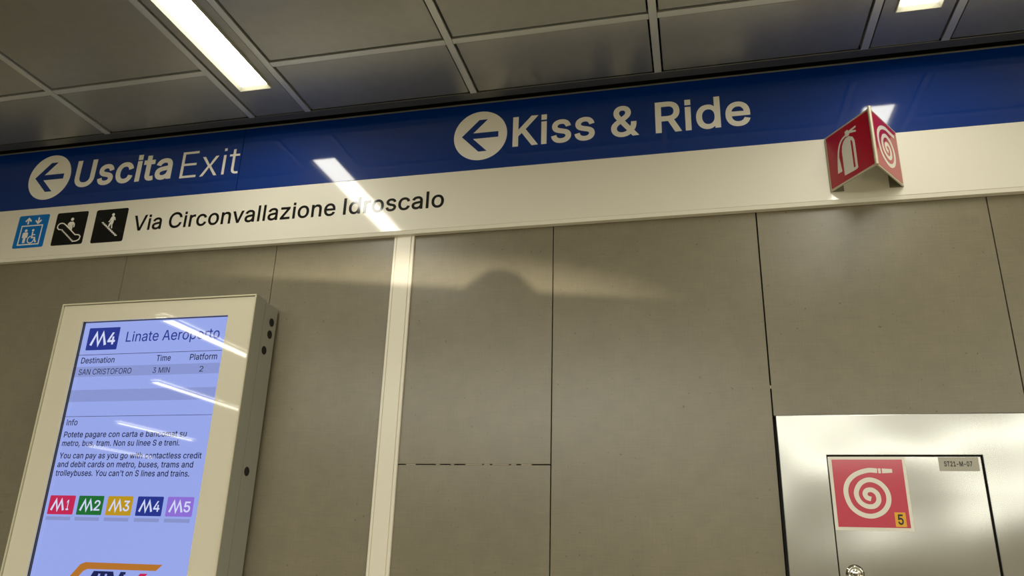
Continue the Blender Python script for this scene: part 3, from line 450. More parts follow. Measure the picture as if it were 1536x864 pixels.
OUTWARD = -1 if sum(_p[i - 1][0] * _p[i][1] - _p[i][0] * _p[i - 1][1] for i in range(len(_p))) > 0 else 1
CAP = max(p for s in GLYPHS['E'][1] for p in s[3::6]) / 1000.0


GLYPH_CACHE = {}


def rectangle_outline(x0, x1, y0, y1):
    c = [(x0, y0), (x0, y1), (x1, y1), (x1, y0)]
    out = []
    for i, (x, y) in enumerate(c):
        px, py = c[i - 1]
        nx, ny = c[(i + 1) % 4]
        out += [x + (px - x) / 3, y + (py - y) / 3, x, y, x + (nx - x) / 3, y + (ny - y) / 3]
    return out


# plain capital I, plain l and square dots, as on these signs
GLYPHS['I'] = [186, [rectangle_outline(60, 125, 0, 509)]]
GLYPHS['l'] = [170, [rectangle_outline(54, 114, 0, 509)]]
_dots = []
for _s in GLYPHS['i'][1]:
    _ys = _s[3::6]
    if min(_ys) > 380:
        _xs = _s[2::6]
        _m = (min(_xs) + max(_xs)) / 2
        _s = rectangle_outline(_m - 31, _m + 31, 440, 505)
    _dots.append(_s)
GLYPHS['i'] = [GLYPHS['i'][0], _dots]


def glyph_mesh(ch, bold):
    """Filled outline of one letter as (vertices, faces), made bolder or lighter by moving its outline."""
    key = (ch, bold)
    if key in GLYPH_CACHE:
        return GLYPH_CACHE[key]
    loops = []
    for s in GLYPHS[ch][1]:
        p = [k / 1000.0 for k in s]
        n = len(p) // 6
        out = []
        for i in range(n):
            j = (i + 1) % n
            a, ha = Vector(p[6 * i + 2:6 * i + 4]), Vector(p[6 * i + 4:6 * i + 6])
            hb, b = Vector(p[6 * j:6 * j + 2]), Vector(p[6 * j + 2:6 * j + 4])
            d = (b - a)
            if d.length < 1e-6:
                continue
            straight = max(abs(d.cross(ha - a)), abs(d.cross(hb - a))) / d.length < 0.0015
            for t in ([0.0] if straight else [k / 5 for k in range(5)]):
                out.append(a * (1 - t) ** 3 + ha * 3 * t * (1 - t) ** 2 + hb * 3 * t * t * (1 - t) + b * t ** 3)
        if bold:
            m = len(out)
            moved = []
            for i in range(m):
                d1, d2 = (out[i] - out[i - 1]).normalized(), (out[(i + 1) % m] - out[i]).normalized()
                n1, n2 = Vector((-d1.y, d1.x)), Vector((-d2.y, d2.x))
                nn = n1 + n2
                nn = nn.normalized() if nn.length > 1e-4 else n1
                moved.append(out[i] + nn * bold * OUTWARD / max(0.6, nn.dot(n1)))
            out = moved
        loops.append(out)
    verts, edges = [], []
    for lp in loops:
        k = len(verts)
        verts += lp
        edges += [(k + i, k + (i + 1) % len(lp)) for i in range(len(lp))]
    vo, eo, fo = delaunay_2d_cdt(verts, edges, [], 0, 1e-6)[:3]

    def winding(c):
        w = 0
        for lp in loops:
            for i in range(len(lp)):
                a, b = lp[i], lp[(i + 1) % len(lp)]
                side = (b.x - a.x) * (c.y - a.y) - (b.y - a.y) * (c.x - a.x)
                if a.y <= c.y < b.y and side > 0:
                    w += 1
                elif b.y <= c.y < a.y and side < 0:
                    w -= 1
        return w
    keep = [f for f in fo if winding(sum((vo[i] for i in f), Vector((0, 0))) / len(f)) != 0]
    GLYPH_CACHE[key] = ([(v.x, v.y) for v in vo], keep)
    return GLYPH_CACHE[key]


def letters(name, text, fr, u0, u1, v0, cap, mats, parent, bold=0.0, depth=0.0008, track=0.0):
    """Text set on a face, its ink running from u0 to u1 with baseline v0 and capital height cap."""
    bm = bmesh.new()
    x = 0.0
    for ch in text:
        if GLYPHS[ch][1]:
            vs, fs = glyph_mesh(ch, bold)
            nv = [bm.verts.new((px + x, py, 0)) for px, py in vs]
            for f in fs:
                try:
                    bm.faces.new([nv[i] for i in f])
                except ValueError:
                    pass
        x += GLYPHS[ch][0] / 1000.0 + track + bold * 1.2
    bmesh.ops.remove_doubles(bm, verts=bm.verts, dist=1e-5)
    bmesh.ops.delete(bm, geom=[v for v in bm.verts if not v.link_faces], context='VERTS')
    a = min(v.co.x for v in bm.verts)
    b = max(v.co.x for v in bm.verts)
    kx = (u1 - u0) / (b - a)
    kz = cap / (CAP + 2 * bold)
    rim = [e for e in bm.edges if len(e.link_faces) == 1]
    flat = {v: (v.co.x, v.co.y) for v in bm.verts}
    for v, (x_, y_) in flat.items():
        v.co = fr.at(u0 + (x_ - a) * kx, v0 + (y_ + bold) * kz, depth)
    low = {}
    for e in rim:
        for v in e.verts:
            if v not in low:
                x_, y_ = flat[v]
                low[v] = bm.verts.new(fr.at(u0 + (x_ - a) * kx, v0 + (y_ + bold) * kz, 0.0))
    for e in rim:
        p, q = e.verts
        bm.faces.new((p, q, low[q], low[p]))
    return obj(name, bm, mats, parent)


# ------------------------------------------------------------------ the setting
bm = bmesh.new()
box(bm, X_L, X_R, Y_REAR, Y_WALL + 0.2, -EYE - 0.1, -EYE)
tag(obj('floor', bm, 'floor'), kind='structure')

bm = bmesh.new()
XT = [X_L, -6.02, -5.42, -4.82, -4.22, -3.77, -3.17, -2.569, -1.959, -1.3625, -0.897, -0.404, 0.2035, 0.8155, 1.42, 2.03, 2.64, 3.25, X_R]
CABX0, CABX1, CABZ0, CABZ1 = 0.2075, 0.8165, -0.42, 0.3765
TOP = 1.60
rnd = random.Random(4)
tile_gap = {-1.959: 0.0022, -1.3625: 0.0026, -0.404: 0.0030, 0.2035: 0.0038, 0.8155: 0.003}
for i in range(len(XT) - 1):
    a, b = XT[i], XT[i + 1]
    ga, gb = tile_gap.get(a, 0.003) / 2, tile_gap.get(b, 0.003) / 2
    zs = [-EYE, -0.60, TOP]
    if a == -0.897:
        zs = [-EYE, -0.95, 0.2470, TOP]
    if a == 0.2035:
        zs = [-EYE, CABZ0, CABZ1, TOP]
    for z0, z1 in zip(zs, zs[1:]):
        if a == 0.2035 and z0 == CABZ0:
            continue
        d = rnd.uniform(-0.0006, 0.0006)
        box(bm, a + ga, b - gb, Y_WALL + d, Y_WALL + 0.02, z0 + 0.0015, min(z1 - 0.0015, 1.40), 0.0007)
box(bm, X_L, CABX0, Y_WALL + 0.0205, Y_WALL + 0.2, -EYE, TOP, 0, 1)
box(bm, CABX1, X_R, Y_WALL + 0.0205, Y_WALL + 0.2, -EYE, TOP, 0, 1)
box(bm, CABX0, CABX1, Y_WALL + 0.0205, Y_WALL + 0.2, CABZ1 + 0.004, TOP, 0, 1)
box(bm, CABX0, CABX1, Y_WALL + 0.0205, Y_WALL + 0.2, -EYE, CABZ0 - 0.004, 0, 1)
# broken pale filler left in the cut joint and along the joint over the cabinet
for x, w in ((-0.838, 0.03), (-0.745, 0.012), (-0.70, 0.010), (-0.655, 0.05), (-0.600, 0.018), (-0.575, 0.05), (-0.520, 0.016), (-0.49, 0.03)):
    box(bm, x, x + w, Y_WALL + 0.0008, Y_WALL + 0.02, 0.2456 + rnd.uniform(0, .0006), 0.2484, 0, 2)
box(bm, 0.2018, 0.2052, Y_WALL + 0.001, Y_WALL + 0.02, 0.452, 0.461, 0, 2)
tag(obj('wall_back', bm, ['tile', 'grout', 'chip'], uv=True), kind='structure')

for nm, b6 in (('wall_left', (X_L - 0.2, X_L, Y_REAR, Y_WALL + 0.2, -EYE, TOP)),
               ('wall_right', (X_R, X_R + 0.2, Y_REAR, Y_WALL + 0.2, -EYE, TOP)),
               ('wall_front', (X_L - 0.2, X_R + 0.2, Y_REAR - 0.2, Y_REAR, -EYE, TOP))):
    bm = bmesh.new()
    box(bm, *b6)
    tag(obj(nm, bm, 'render'), kind='structure')

# unseen blocker added behind the camera, outline shaped for the patch's rounded shadow
bm = bmesh.new()
blocker = Frame((0, -1.5, 0), (1, 0, 0), (0, 0, 1))
edge = lambda x: -0.1792 - 0.109 * (x - 0.047)
prism(bm, blocker, [(-2.2, -EYE), (2.6, -EYE), (2.6, edge(2.6)), (0.5350, edge(0.5350))] + smooth([(0.5350, edge(0.5350)), (0.5268, -0.2256), (0.5189, -0.2128), (0.5073, -0.2040), (0.4911, -0.1992), (0.4746, -0.2012), (0.4590, -0.2103), (0.4432, edge(0.4432))], 4)[1:] + [(-2.2, edge(-2.2))], -0.03, 0.03)
tag(obj('light_blocker', bm, 'render'), kind='structure')

# cream cover strip over the movement joint, with a raised middle and two narrow flanges
bm = bmesh.new()
fr = facing(Y_WALL)
x0, x1 = -0.9325, -0.8625
prof = [(x0, 0.0), (x0, 0.006), (x0 + 0.0015, 0.0075), (x0 + 0.0085, 0.0075), (x0 + 0.009, 0.0055), (x0 + 0.0105, 0.0055), (x0 + 0.011, 0.0085),
        (x1 - 0.011, 0.0085), (x1 - 0.0105, 0.0055), (x1 - 0.009, 0.0055), (x1 - 0.0085, 0.0075), (x1 - 0.0015, 0.0075), (x1, 0.006), (x1, 0.0)]
lo = [bm.verts.new((u, Y_WALL - w, -EYE)) for u, w in prof]
hi = [bm.verts.new((u, Y_WALL - w, 1.0)) for u, w in prof]
for i in range(len(prof) - 1):
    bm.faces.new((lo[i], lo[i + 1], hi[i + 1], hi[i]))
bm.faces.new(hi)
bm.faces.new(lo[::-1])
tag(obj('trim_1', bm, 'trim'), 'cream metal cover strip running up the tiled wall', kind='structure')

# ------------------------------------------------------------------ ceiling: dark panels in a grid of grey rails
GX = []
k = LIGHT_X0
X_RAILS = []
for n_ in range(-4, 4):
    c = LIGHT_X0 + LIGHT_PITCH * n_
    X_RAILS += [c - 0.1075, c + 0.1075, c + 0.1075 + 0.595, c + 0.1075 + 1.19]
X_RAILS = [x for x in X_RAILS if X_L < x < X_R]
Y_RAILS = [1.793]
while Y_RAILS[-1] > Y_REAR + 1.2:
    Y_RAILS.append(Y_RAILS[-1] - 1.2)
Y_EDGE = 2.062
RW = 0.011                                       # half width of a rail

bm = bmesh.new()
box(bm, X_L, X_R, Y_REAR, 2.0935, H_CEIL + 0.06, H_CEIL + 0.10)
box(bm, X_L, X_R, 2.102, Y_WALL + 0.2, H_CEIL + 0.165, H_CEIL + 0.2)
box(bm, X_L, X_R, 2.0982, 2.102, H_CEIL + 0.004, H_CEIL + 0.2)
ceiling = tag(obj('ceiling', bm, 'void'), kind='structure')

prev_x = [X_L] + X_RAILS + [X_R]
prev_y = [Y_REAR] + sorted(Y_RAILS) + [Y_EDGE]
is_slot = lambda a, b: abs((b - a) - 0.215) < 0.01
rnd = random.Random(9)


def panel(x0, x1, y0, y1, hole=None):
    bm = bmesh.new()
    g = RW + 0.005
    x0, x1, y0, y1 = x0 + g, x1 - g, y0 + g, y1 - (g if y1 < Y_EDGE else 0.002)
    z = H_CEIL + 0.003 + rnd.uniform(-0.0006, 0.0006)
    if hole is None:
        box(bm, x0, x1, y0, y1, z, z + 0.02, 0.0025)
    else:
        a, b = hole
        box(bm, x0, a, y0, y1, z, z + 0.02)
        box(bm, b, x1, y0, y1, z, z + 0.02)
        edges = sorted(e for r in ROWS[:1] for e in (r, r - LIGHT_LEN - 0.02))
        spans = [(y0, edges[0])] + [(edges[i], edges[i + 1]) for i in range(1, len(edges) - 1, 2)] + [(edges[-1], y1)]
        for s0, s1 in spans:
            if s1 > s0:
                box(bm, a, b, s0, s1, z, z + 0.02)
    return obj('ceiling_panel', bm, 'panel', ceiling)


for a, b in zip(prev_x, prev_x[1:]):
    if is_slot(a, b):
        c = (a + b) / 2
        panel(a, b, Y_REAR, Y_EDGE, (c - 0.0578, c + 0.0578) if min(abs(c - LIGHT_X0), abs(c - LIGHT_X0 - LIGHT_PITCH)) < 0.01 else None)
        continue
    for y0, y1 in zip(prev_y, prev_y[1:]):
        if y1 > -3.0 and -7 < a < 4:
            panel(a, b, y0, y1)
    panel(a, b, Y_REAR, [y for y in prev_y if y <= -3.0][-1]) if -7 < a < 4 else panel(a, b, Y_REAR, Y_EDGE)
for x in X_RAILS:
    bm = bmesh.new()
    box(bm, x - RW, x + RW, Y_REAR, Y_EDGE - 0.002, H_CEIL - 0.002, H_CEIL + 0.02, 0.001)
    obj('grid_rail', bm, 'rail', ceiling)
for a, b in zip(prev_x, prev_x[1:]):
    if is_slot(a, b) or not (-7 < a < 4):
        continue
    for y in Y_RAILS[:5]:
        bm = bmesh.new()
        box(bm, a + RW + 0.0005, b - RW - 0.0005, y - RW, y + RW, H_CEIL - 0.001, H_CEIL + 0.018, 0.001)
        obj('cross_rail', bm, 'rail', ceiling)
bm = bmesh.new()
box(bm, X_L, X_R, Y_EDGE, 2.098, H_CEIL, H_CEIL + 0.004, 0.001)
box(bm, X_L, X_R, 2.094, 2.0979, H_CEIL + 0.004, H_CEIL + 0.05)
obj('edge_trim', bm, 'trim_dark', ceiling)

# ------------------------------------------------------------------ strip lights in the ceiling
def strip_light(cx, ynear, label, drop=0.0):
    H_CEIL = 1.431 - drop                    # drop: mounted under the panels instead of let into them
    root = thing('ceiling_light', (cx, ynear - LIGHT_LEN / 2, H_CEIL), label, 'ceiling light', 'strip lights on the ceiling')
    y1, y0 = ynear, ynear - LIGHT_LEN - 0.02
    bm = bmesh.new()
    ox, ix = 0.0580, 0.0465
    z0, zi, z1 = H_CEIL - 0.004, H_CEIL + 0.006, H_CEIL + (0.012 if drop else 0.045)
    R = lambda dx, d, z: [bm.verts.new(p) for p in ((cx - dx, y0 + d, z), (cx + dx, y0 + d, z), (cx + dx, y1 - d, z), (cx - dx, y1 - d, z))]
    top, outer, lip, inner = R(ox, 0.0, z1), R(ox, 0.0, z0), R(ox - 0.0025, 0.0025, z0), R(ix, 0.0125, zi)
    back = R(ix, 0.0125, z1)
    for A_, B_ in ((top, outer), (outer, lip), (lip, inner), (inner, back)):
        for i in range(4):
            j = (i + 1) % 4
            bm.faces.new((A_[i], A_[j], B_[j], B_[i]))
    obj('frame', bm, 'lamp_frame', root)
    bm = bmesh.new()
    vs = [bm.verts.new(p) for p in ((cx - ix, y0 + 0.012, H_CEIL + 0.007), (cx - ix, y1 - 0.012, H_CEIL + 0.007), (cx + ix, y1 - 0.012, H_CEIL + 0.007), (cx + ix, y0 + 0.012, H_CEIL + 0.007))]
    bm.faces.new(vs)
    me = bpy.data.meshes.new('diffuser')
    bm.to_mesh(me)
    bm.free()
    place('diffuser', me, 'lamp', root)
    return root


strip_light(LIGHT_X0, ROWS[0], 'long lit strip light in the ceiling above the blue exit sign')
strip_light(LIGHT_X0 + LIGHT_PITCH, ROWS[0], 'short lit end of a strip light above the red fire sign')
for x, y, label in ((-3.391, -0.083, 'strip light mirrored as the uppermost white streak in the display glass'),
                    (-4.825, -1.883, 'strip light mirrored as the second white streak down the display glass'),
                    (-6.951, -3.989, 'strip light mirrored across the first info lines of the display glass'),
                    (-9.117, -5.996, 'strip light mirrored lowest in the display glass')):
    strip_light(x, y, label, 0.016)

# ------------------------------------------------------------------ sign band on the wall
band = facing(Y_BAND)
Z_TOP, Z_MID, Z_BOT = 1.4395, 1.1905, 0.9905
SEAM = -1.541


def arrow_disc(parent, cu, cv, r):
    bm = bmesh.new()
    prism(bm, band, circle(cu, cv, r, 64), 0.0, 0.0006)
    d = obj('arrow_disc', bm, 'letter_white', parent)
    bm = bmesh.new()
    s = r / 0.092
    # thick arrow: shaft and two parallelogram barbs meeting in a point at the left
    P = lambda pts: [(cu + a * s, cv + b * s) for a, b in pts]
    prism(bm, band, P([(-0.064, 0.0), (-0.005, 0.060), (0.024, 0.060), (-0.025, 0.0105), (0.062, 0.0105), (0.062, -0.0105), (-0.025, -0.0105), (0.024, -0.060), (-0.005, -0.060)]), 0.0006, 0.0011)
    obj('arrow', bm, 'blue', d)


def blue_sign(label, x0, x1):
    root = thing('direction_sign', ((x0 + x1) / 2, Y_BAND, Z_MID), label, 'direction sign')
    bm = bmesh.new()
    box(bm, x0, x1, Y_BAND, Y_WALL - 0.001, Z_MID + 0.0004, Z_TOP, 0.0006)
    obj('panel', bm, 'blue', root)
    bm = bmesh.new()
    box(bm, x0, x1, Y_BAND - 0.0035, Y_BAND + 0.012, Z_TOP + 0.0002, Z_TOP + 0.0042, 0.0006)
    obj('top_edge', bm, 'edge', root)
    return root


exit_sign = blue_sign('blue enamel sign with arrow reading Uscita Exit', X_L, SEAM - 0.001)
arrow_disc(exit_sign, -2.361, 1.3195, 0.0945)
letters('lettering', 'Uscita', band, -2.243, -1.822, 1.2655, 0.1115, 'letter_white', exit_sign, bold=0.018)
letters('lettering', 'Exit', band, -1.7835, -1.5455, 1.2615, 0.1065, 'letter_white', exit_sign, bold=-0.008)
ride_sign = blue_sign('blue enamel sign with arrow reading Kiss & Ride', SEAM + 0.001, X_R)
arrow_disc(ride_sign, -0.6495, 1.3165, 0.0915)
letters('lettering', 'Kiss & Ride', band, -0.5385, 0.2095, 1.2625, 0.1105, 'letter_white', ride_sign, bold=0.014)

street = thing('street_name_sign', (0, Y_BAND, Z_BOT), 'long cream sign strip reading Via Circonvallazione Idroscalo under the blue signs', 'street sign')
bm = bmesh.new()
# front face, rolled lower lip
pr = [(Y_WALL - 0.001, Z_MID), (Y_BAND + 0.0006, Z_MID), (Y_BAND, Z_MID - 0.0008), (Y_BAND, Z_BOT + 0.001), (Y_BAND + 0.0012, Z_BOT), (Y_BAND + 0.004, Z_BOT - 0.011), (Y_WALL - 0.001, Z_BOT - 0.011)]
A = [bm.verts.new((X_L, y, z)) for y, z in pr]
B = [bm.verts.new((X_R, y, z)) for y, z in pr]
for i in range(len(pr)):
    j = (i + 1) % len(pr)
    bm.faces.new((A[i], A[j], B[j], B[i]))
bm.faces.new(A)
bm.faces.new(B[::-1])
obj('panel', bm, 'white', street)
_bold = 0.010
_adv = lambda t: sum(GLYPHS[c][0] / 1000.0 + _bold * 1.2 for c in t)
_whole = _adv('Via Circonvallazione Idroscalo') - 0.05
_x = 0.0
for word in ('Via', 'Circonvallazione', 'Idroscalo'):          # one piece of lettering for each word
    ua = -1.938 + 1.176 * _x / _whole
    letters('lettering', word, band, ua, ua + 1.176 * (_adv(word) - 0.055) / _whole, 1.0645, 0.0605, 'letter_black', street, bold=_bold)
    _x += _adv(word + ' ')


def pictogram(u0, u1, v0, v1, mat, label):
    bm = bmesh.new()
    prism(bm, band, rounded(u0, u1, v0, v1, 0.007), 0.0, 0.0006)
    p = tag(obj('pictogram', bm, mat, street), label)
    fr = Frame(band.at(u0, v0, 0.0006), (1, 0, 0), (0, 0, 1))
    su, sv = u1 - u0, v1 - v0
    return p, fr, (lambda pts: [(a * su, b * sv) for a, b in pts])


T = 0.0006
p, fr, q = pictogram(-2.4515, -2.3150, 1.0295, 1.1622, 'icon_blue', 'blue lift pictogram')
bm = bmesh.new()
stroke(bm, fr, q([(0.16, 0.10), (0.835, 0.10), (0.835, 0.675), (0.16, 0.675)]), 0.0042, 0, T, closed=True)
obj('lift_outline', bm, 'letter_white', p)
for cu, sg in ((0.335, 1), (0.667, -1)):
    bm = bmesh.new()
    y = lambda t: 0.822 + sg * t
    stroke(bm, fr, q([(cu, y(-0.095)), (cu, y(0.075))]), 0.0058, 0, T)
    stroke(bm, fr, q([(cu - 0.095, y(-0.01)), (cu, y(0.085)), (cu + 0.095, y(-0.01))]), 0.0058, 0.0001, T + 0.0001)
    obj('arrow', bm, 'letter_white', p)
bm = bmesh.new()
prism(bm, fr, q(circle(0.335, 0.53, 0.042, 20)), 0, T)
prism(bm, fr, q([(0.25, 0.45), (0.275, 0.475), (0.395, 0.475), (0.42, 0.45), (0.42, 0.31), (0.385, 0.31), (0.378, 0.40), (0.372, 0.15), (0.342, 0.15), (0.335, 0.29), (0.328, 0.15), (0.298, 0.15), (0.292, 0.40), (0.285, 0.31), (0.25, 0.31)]), 0, T)
obj('standing_figure', bm, 'letter_white', p)
bm = bmesh.new()
prism(bm, fr, q(circle(0.565, 0.53, 0.036, 20)), 0, T)
stroke(bm, fr, q([(0.565, 0.48), (0.575, 0.30), (0.67, 0.30), (0.715, 0.17), (0.75, 0.18)]), 0.0048, 0, T)
stroke(bm, fr, q([(0.57, 0.39), (0.67, 0.385)]), 0.0036, 0.0001, T + 0.0001)
stroke(bm, fr, q([(0.555 + 0.105 * math.cos(math.radians(a)), 0.245 + 0.105 * math.sin(math.radians(a))) for a in range(100, 375, 15)]), 0.0034, 0, T)
obj('wheelchair_figure', bm, 'letter_white', p)

p, fr, q = pictogram(-2.2800, -2.1435, 1.0295, 1.1610, 'letter_black', 'black escalator pictogram')
bm = bmesh.new()
loop = [(0.223, 0.479), (0.149, 0.493), (0.098, 0.545), (0.095, 0.62), (0.145, 0.668), (0.20, 0.678), (0.272, 0.669), (0.358, 0.61), (0.50, 0.487), (0.722, 0.295), (0.78, 0.289), (0.85, 0.279), (0.902, 0.225), (0.885, 0.14), (0.805, 0.098), (0.667, 0.092)]
st = []
for k in range(9):
    a, b = 0.667 + (0.223 - 0.667) * k / 9, 0.092 + (0.479 - 0.092) * k / 9
    st += [(a, b), (a, b + (0.479 - 0.092) / 9)]
stroke(bm, fr, q(loop), 0.0042, 0, T)
stroke(bm, fr, q(st + [(0.223, 0.479)]), 0.0026, 0, T)
obj('escalator_outline', bm, 'letter_white', p)
bm = bmesh.new()
prism(bm, fr, q(circle(0.527, 0.778, 0.048, 20)), 0, T)
prism(bm, fr, q([(0.426, 0.565), (0.412, 0.644), (0.464, 0.70), (0.577, 0.70), (0.637, 0.629), (0.642, 0.535), (0.605, 0.52), (0.601, 0.613), (0.575, 0.613), (0.583, 0.43), (0.53, 0.476), (0.47, 0.53), (0.46, 0.61), (0.447, 0.61), (0.447, 0.548)]), 0, T)
obj('riding_figure', bm, 'letter_white', p)

p, fr, q = pictogram(-2.1075, -1.9715, 1.0280, 1.1598, 'letter_black', 'black stairs pictogram')
bm = bmesh.new()
st = []
for k in range(9):
    a, b = 0.235 + (0.735 - 0.235) * k / 9, 0.606 + (0.186 - 0.606) * k / 9
    st += [(a, b), (a + 0.5 / 9, b)]
stroke(bm, fr, q(st + [(0.735, 0.186), (0.795, 0.188)]), 0.0034, 0, T)
obj('stairs_line', bm, 'letter_white', p)
bm = bmesh.new()
prism(bm, fr, q(circle(0.553, 0.826, 0.042, 20)), 0, T)
prism(bm, fr, q([(0.514, 0.765), (0.578, 0.785), (0.632, 0.734), (0.655, 0.658), (0.627, 0.648), (0.603, 0.708), (0.602, 0.587), (0.584, 0.523), (0.603, 0.41), (0.566, 0.412), (0.549, 0.535), (0.524, 0.528), (0.503, 0.455), (0.458, 0.465), (0.48, 0.559), (0.518, 0.64), (0.512, 0.695), (0.492, 0.625), (0.455, 0.605), (0.440, 0.627), (0.470, 0.65)]), 0, T)
obj('walking_figure', bm, 'letter_white', p)

# ------------------------------------------------------------------ V-shaped fire point sign on the band
APEX = Vector((0.5055, 1.985))
HOSE = [(0.634, 0.831), (0.496, 0.836), (0.320, 0.775), (0.200, 0.660), (0.157, 0.504), (0.205, 0.314), (0.325, 0.198), (0.485, 0.162), (0.643, 0.225), (0.735, 0.352), (0.741, 0.509),
        (0.654, 0.642), (0.509, 0.697), (0.375, 0.640), (0.303, 0.505), (0.333, 0.379), (0.424, 0.309), (0.533, 0.308), (0.603, 0.382), (0.598, 0.482), (0.535, 0.543), (0.459, 0.540), (0.424, 0.491), (0.444, 0.435), (0.502, 0.412)]


def hose_symbol(bm, fr, su, sv, w0, w1, width, du=0.0, dv=0.0, k=1.0):
    q = lambda pts: [((0.5 + (a - 0.5) * k + du) * su, (0.5 + (b - 0.5) * k + dv) * sv) for a, b in pts]
    stroke(bm, fr, q(smooth(HOSE, 6)), width, w0, w1)
    ht = 0.036
    prism(bm, fr, q([(0.648, 0.83 - ht), (0.685, 0.83 - ht), (0.685, 0.83 + ht), (0.648, 0.83 + ht)]), w0, w1)
    prism(bm, fr, q([(0.702, 0.83 - ht), (0.845, 0.83 - ht * 0.75), (0.845, 0.83 + ht * 0.75), (0.702, 0.83 + ht)]), w0, w1)


fire = thing('fire_point_sign', (0.508, Y_BAND, 1.016), 'red V-shaped fire sign with extinguisher and hose symbols on the cream strip', 'fire sign')
Z0, Z1 = 1.0155, 1.1895
for side in (-1, 1):
    wallp = Vector((0.508 + side * 0.0965, Y_BAND - 0.0045))
    d = APEX - wallp
    W = d.length
    if side < 0:
        fr = Frame((wallp.x, wallp.y, Z0), (d.x, d.y, 0), (0, 0, 1))
    else:
        fr = Frame((APEX.x, APEX.y, Z0), (-d.x, -d.y, 0), (0, 0, 1))
    Hh = Z1 - Z0
    bm = bmesh.new()
    prism(bm, fr, [(0, 0), (W, 0), (W, Hh), (0, Hh)], -0.004, 0.0)
    pan = obj('sign_panel', bm, 'sign_edge', fire)
    # bent flange that lies flat on the strip under the panel
    bm = bmesh.new()
    if side < 0:
        box(bm, wallp.x, wallp.x + 0.036, Y_BAND - 0.003, Y_BAND - 0.0005, Z0, Z1 - 0.01, 0.0005)
    else:
        box(bm, wallp.x - 0.036, wallp.x, Y_BAND - 0.003, Y_BAND - 0.0005, Z0, Z1 - 0.01, 0.0005)
    obj('mounting_flange', bm, 'sign_back', fire)
    bm = bmesh.new()
    e = 0.005
    prism(bm, fr, rounded(e * (1 if side < 0 else 1.6), W - e * (1.6 if side < 0 else 1), e, Hh - e, 0.003), 0.0, 0.0005)
    film = obj('red_film', bm, 'red', pan)
    bm = bmesh.new()
    q = lambda pts: [(a * W, b * Hh) for a, b in pts]
    if side < 0:
        # bottle with a handle, a hose hanging at its left and a dark slot at its right
        prism(bm, fr, q([(0.345, 0.125), (0.345, 0.56), (0.362, 0.65), (0.40, 0.715), (0.455, 0.75), (0.53, 0.75), (0.545, 0.738), (0.545, 0.115)]), 0.0005, 0.001)
        prism(bm, fr, q([(0.545, 0.738), (0.60, 0.70), (0.632, 0.62), (0.632, 0.13), (0.60, 0.115), (0.545, 0.115), (0.545, 0.165), (0.588, 0.165), (0.588, 0.61), (0.575, 0.65), (0.545, 0.665)]), 0.0005, 0.001)
        stroke(bm, fr, q(smooth([(0.475, 0.80), (0.37, 0.765), (0.30, 0.68), (0.262, 0.56), (0.250, 0.47)], 5)), 0.0055, 0.0005, 0.001)
        prism(bm, fr, q([(0.234, 0.50), (0.268, 0.50), (0.30, 0.225), (0.205, 0.225)]), 0.0005, 0.001)
        prism(bm, fr, q([(0.455, 0.78), (0.455, 0.87), (0.515, 0.875), (0.53, 0.845), (0.69, 0.855), (0.69, 0.825), (0.60, 0.815), (0.685, 0.775), (0.68, 0.748), (0.545, 0.795), (0.53, 0.765), (0.475, 0.765)]), 0.0005, 0.001)
        obj('extinguisher_symbol', bm, 'sign_white', film)
    else:
        hose_symbol(bm, fr, W, Hh, 0.0005, 0.001, 0.0115, du=0.03, dv=0.02, k=1.0)
        obj('hose_symbol', bm, 'sign_white', film)
bm = bmesh.new()
prism(bm, Frame((APEX.x, APEX.y, Z0 - 0.0005), (1, 0, 0), (0, 1, 0)), circle(0, 0.0005, 0.0045, 20), 0, Z1 - Z0 + 0.004)
obj('corner_post', bm, 'sign_edge', fire)

# ------------------------------------------------------------------ wall display
CX, CZ = -1.6775, 0.3
disp = thing('information_display', (CX, Y_WALL, CZ - 0.62), 'tall cream framed metro departure display lit pale blue on the tiled wall', 'information display')
OU, OT, OB = 0.3605, 0.4525, -0.622
scr = facing(Y_SCREEN, CX, CZ)


def ring(bm, fr, outer, inner, w0, w1, mi=0):
    (a0, a1, b0, b1), (c0, c1, d0, d1) = outer, inner
    for r in ((a0, c0, b0, b1), (c1, a1, b0, b1), (c0, c1, b0, d0), (c0, c1, d1, b1)):
        prism(bm, fr, [(r[0], r[2]), (r[1], r[2]), (r[1], r[3]), (r[0], r[3])], w0, w1, mi)


bm = bmesh.new()
box(bm, CX - OU, CX + OU, Y_SCREEN + 0.022, Y_SCREEN + 0.054, CZ + OB, CZ + OT, 0.001)
ring(bm, scr, (-OU, OU, OB, OT), (-OU + 0.005, OU - 0.005, OB + 0.005, OT - 0.005), -0.022, 0.0)
obj('front_housing', bm, 'housing', disp)
bm = bmesh.new()
box(bm, CX - OU + 0.002, CX + OU - 0.0015, Y_SCREEN + 0.0585, Y_WALL - 0.011, CZ + OB + 0.004, CZ + OT - 0.006, 0.0015)
back = obj('back_box', bm, 'housing', disp)
bm = bmesh.new()
box(bm, CX - OU + 0.03, CX + OU - 0.03, Y_WALL - 0.0112, Y_WALL - 0.0005, CZ + OB + 0.04, CZ + OT - 0.04)
obj('wall_bracket', bm, 'black', disp)
side = Frame((CX + OU - 0.0015, 0, 0), (0, 1, 0), (0, 0, 1))
for y, z in ((2.1245, 0.691), (2.1225, 0.650), (2.103, 0.593), (2.101, 0.218)):
    bm = bmesh.new()
    lathe(bm, side, y, z, [(0.0138, -0.002), (0.0138, 0.0005), (0.0122, 0.0008), (0.0105, 0.0002), (0.003, 0.0001)], 20)
    obj('screw_hole', bm, 'black', back)
bm = bmesh.new()
ring(bm, scr, (-OU, OU, OB, OT), (-OU + 0.0045, OU - 0.0045, OB + 0.0045, OT - 0.0045), 0.0, 0.004)
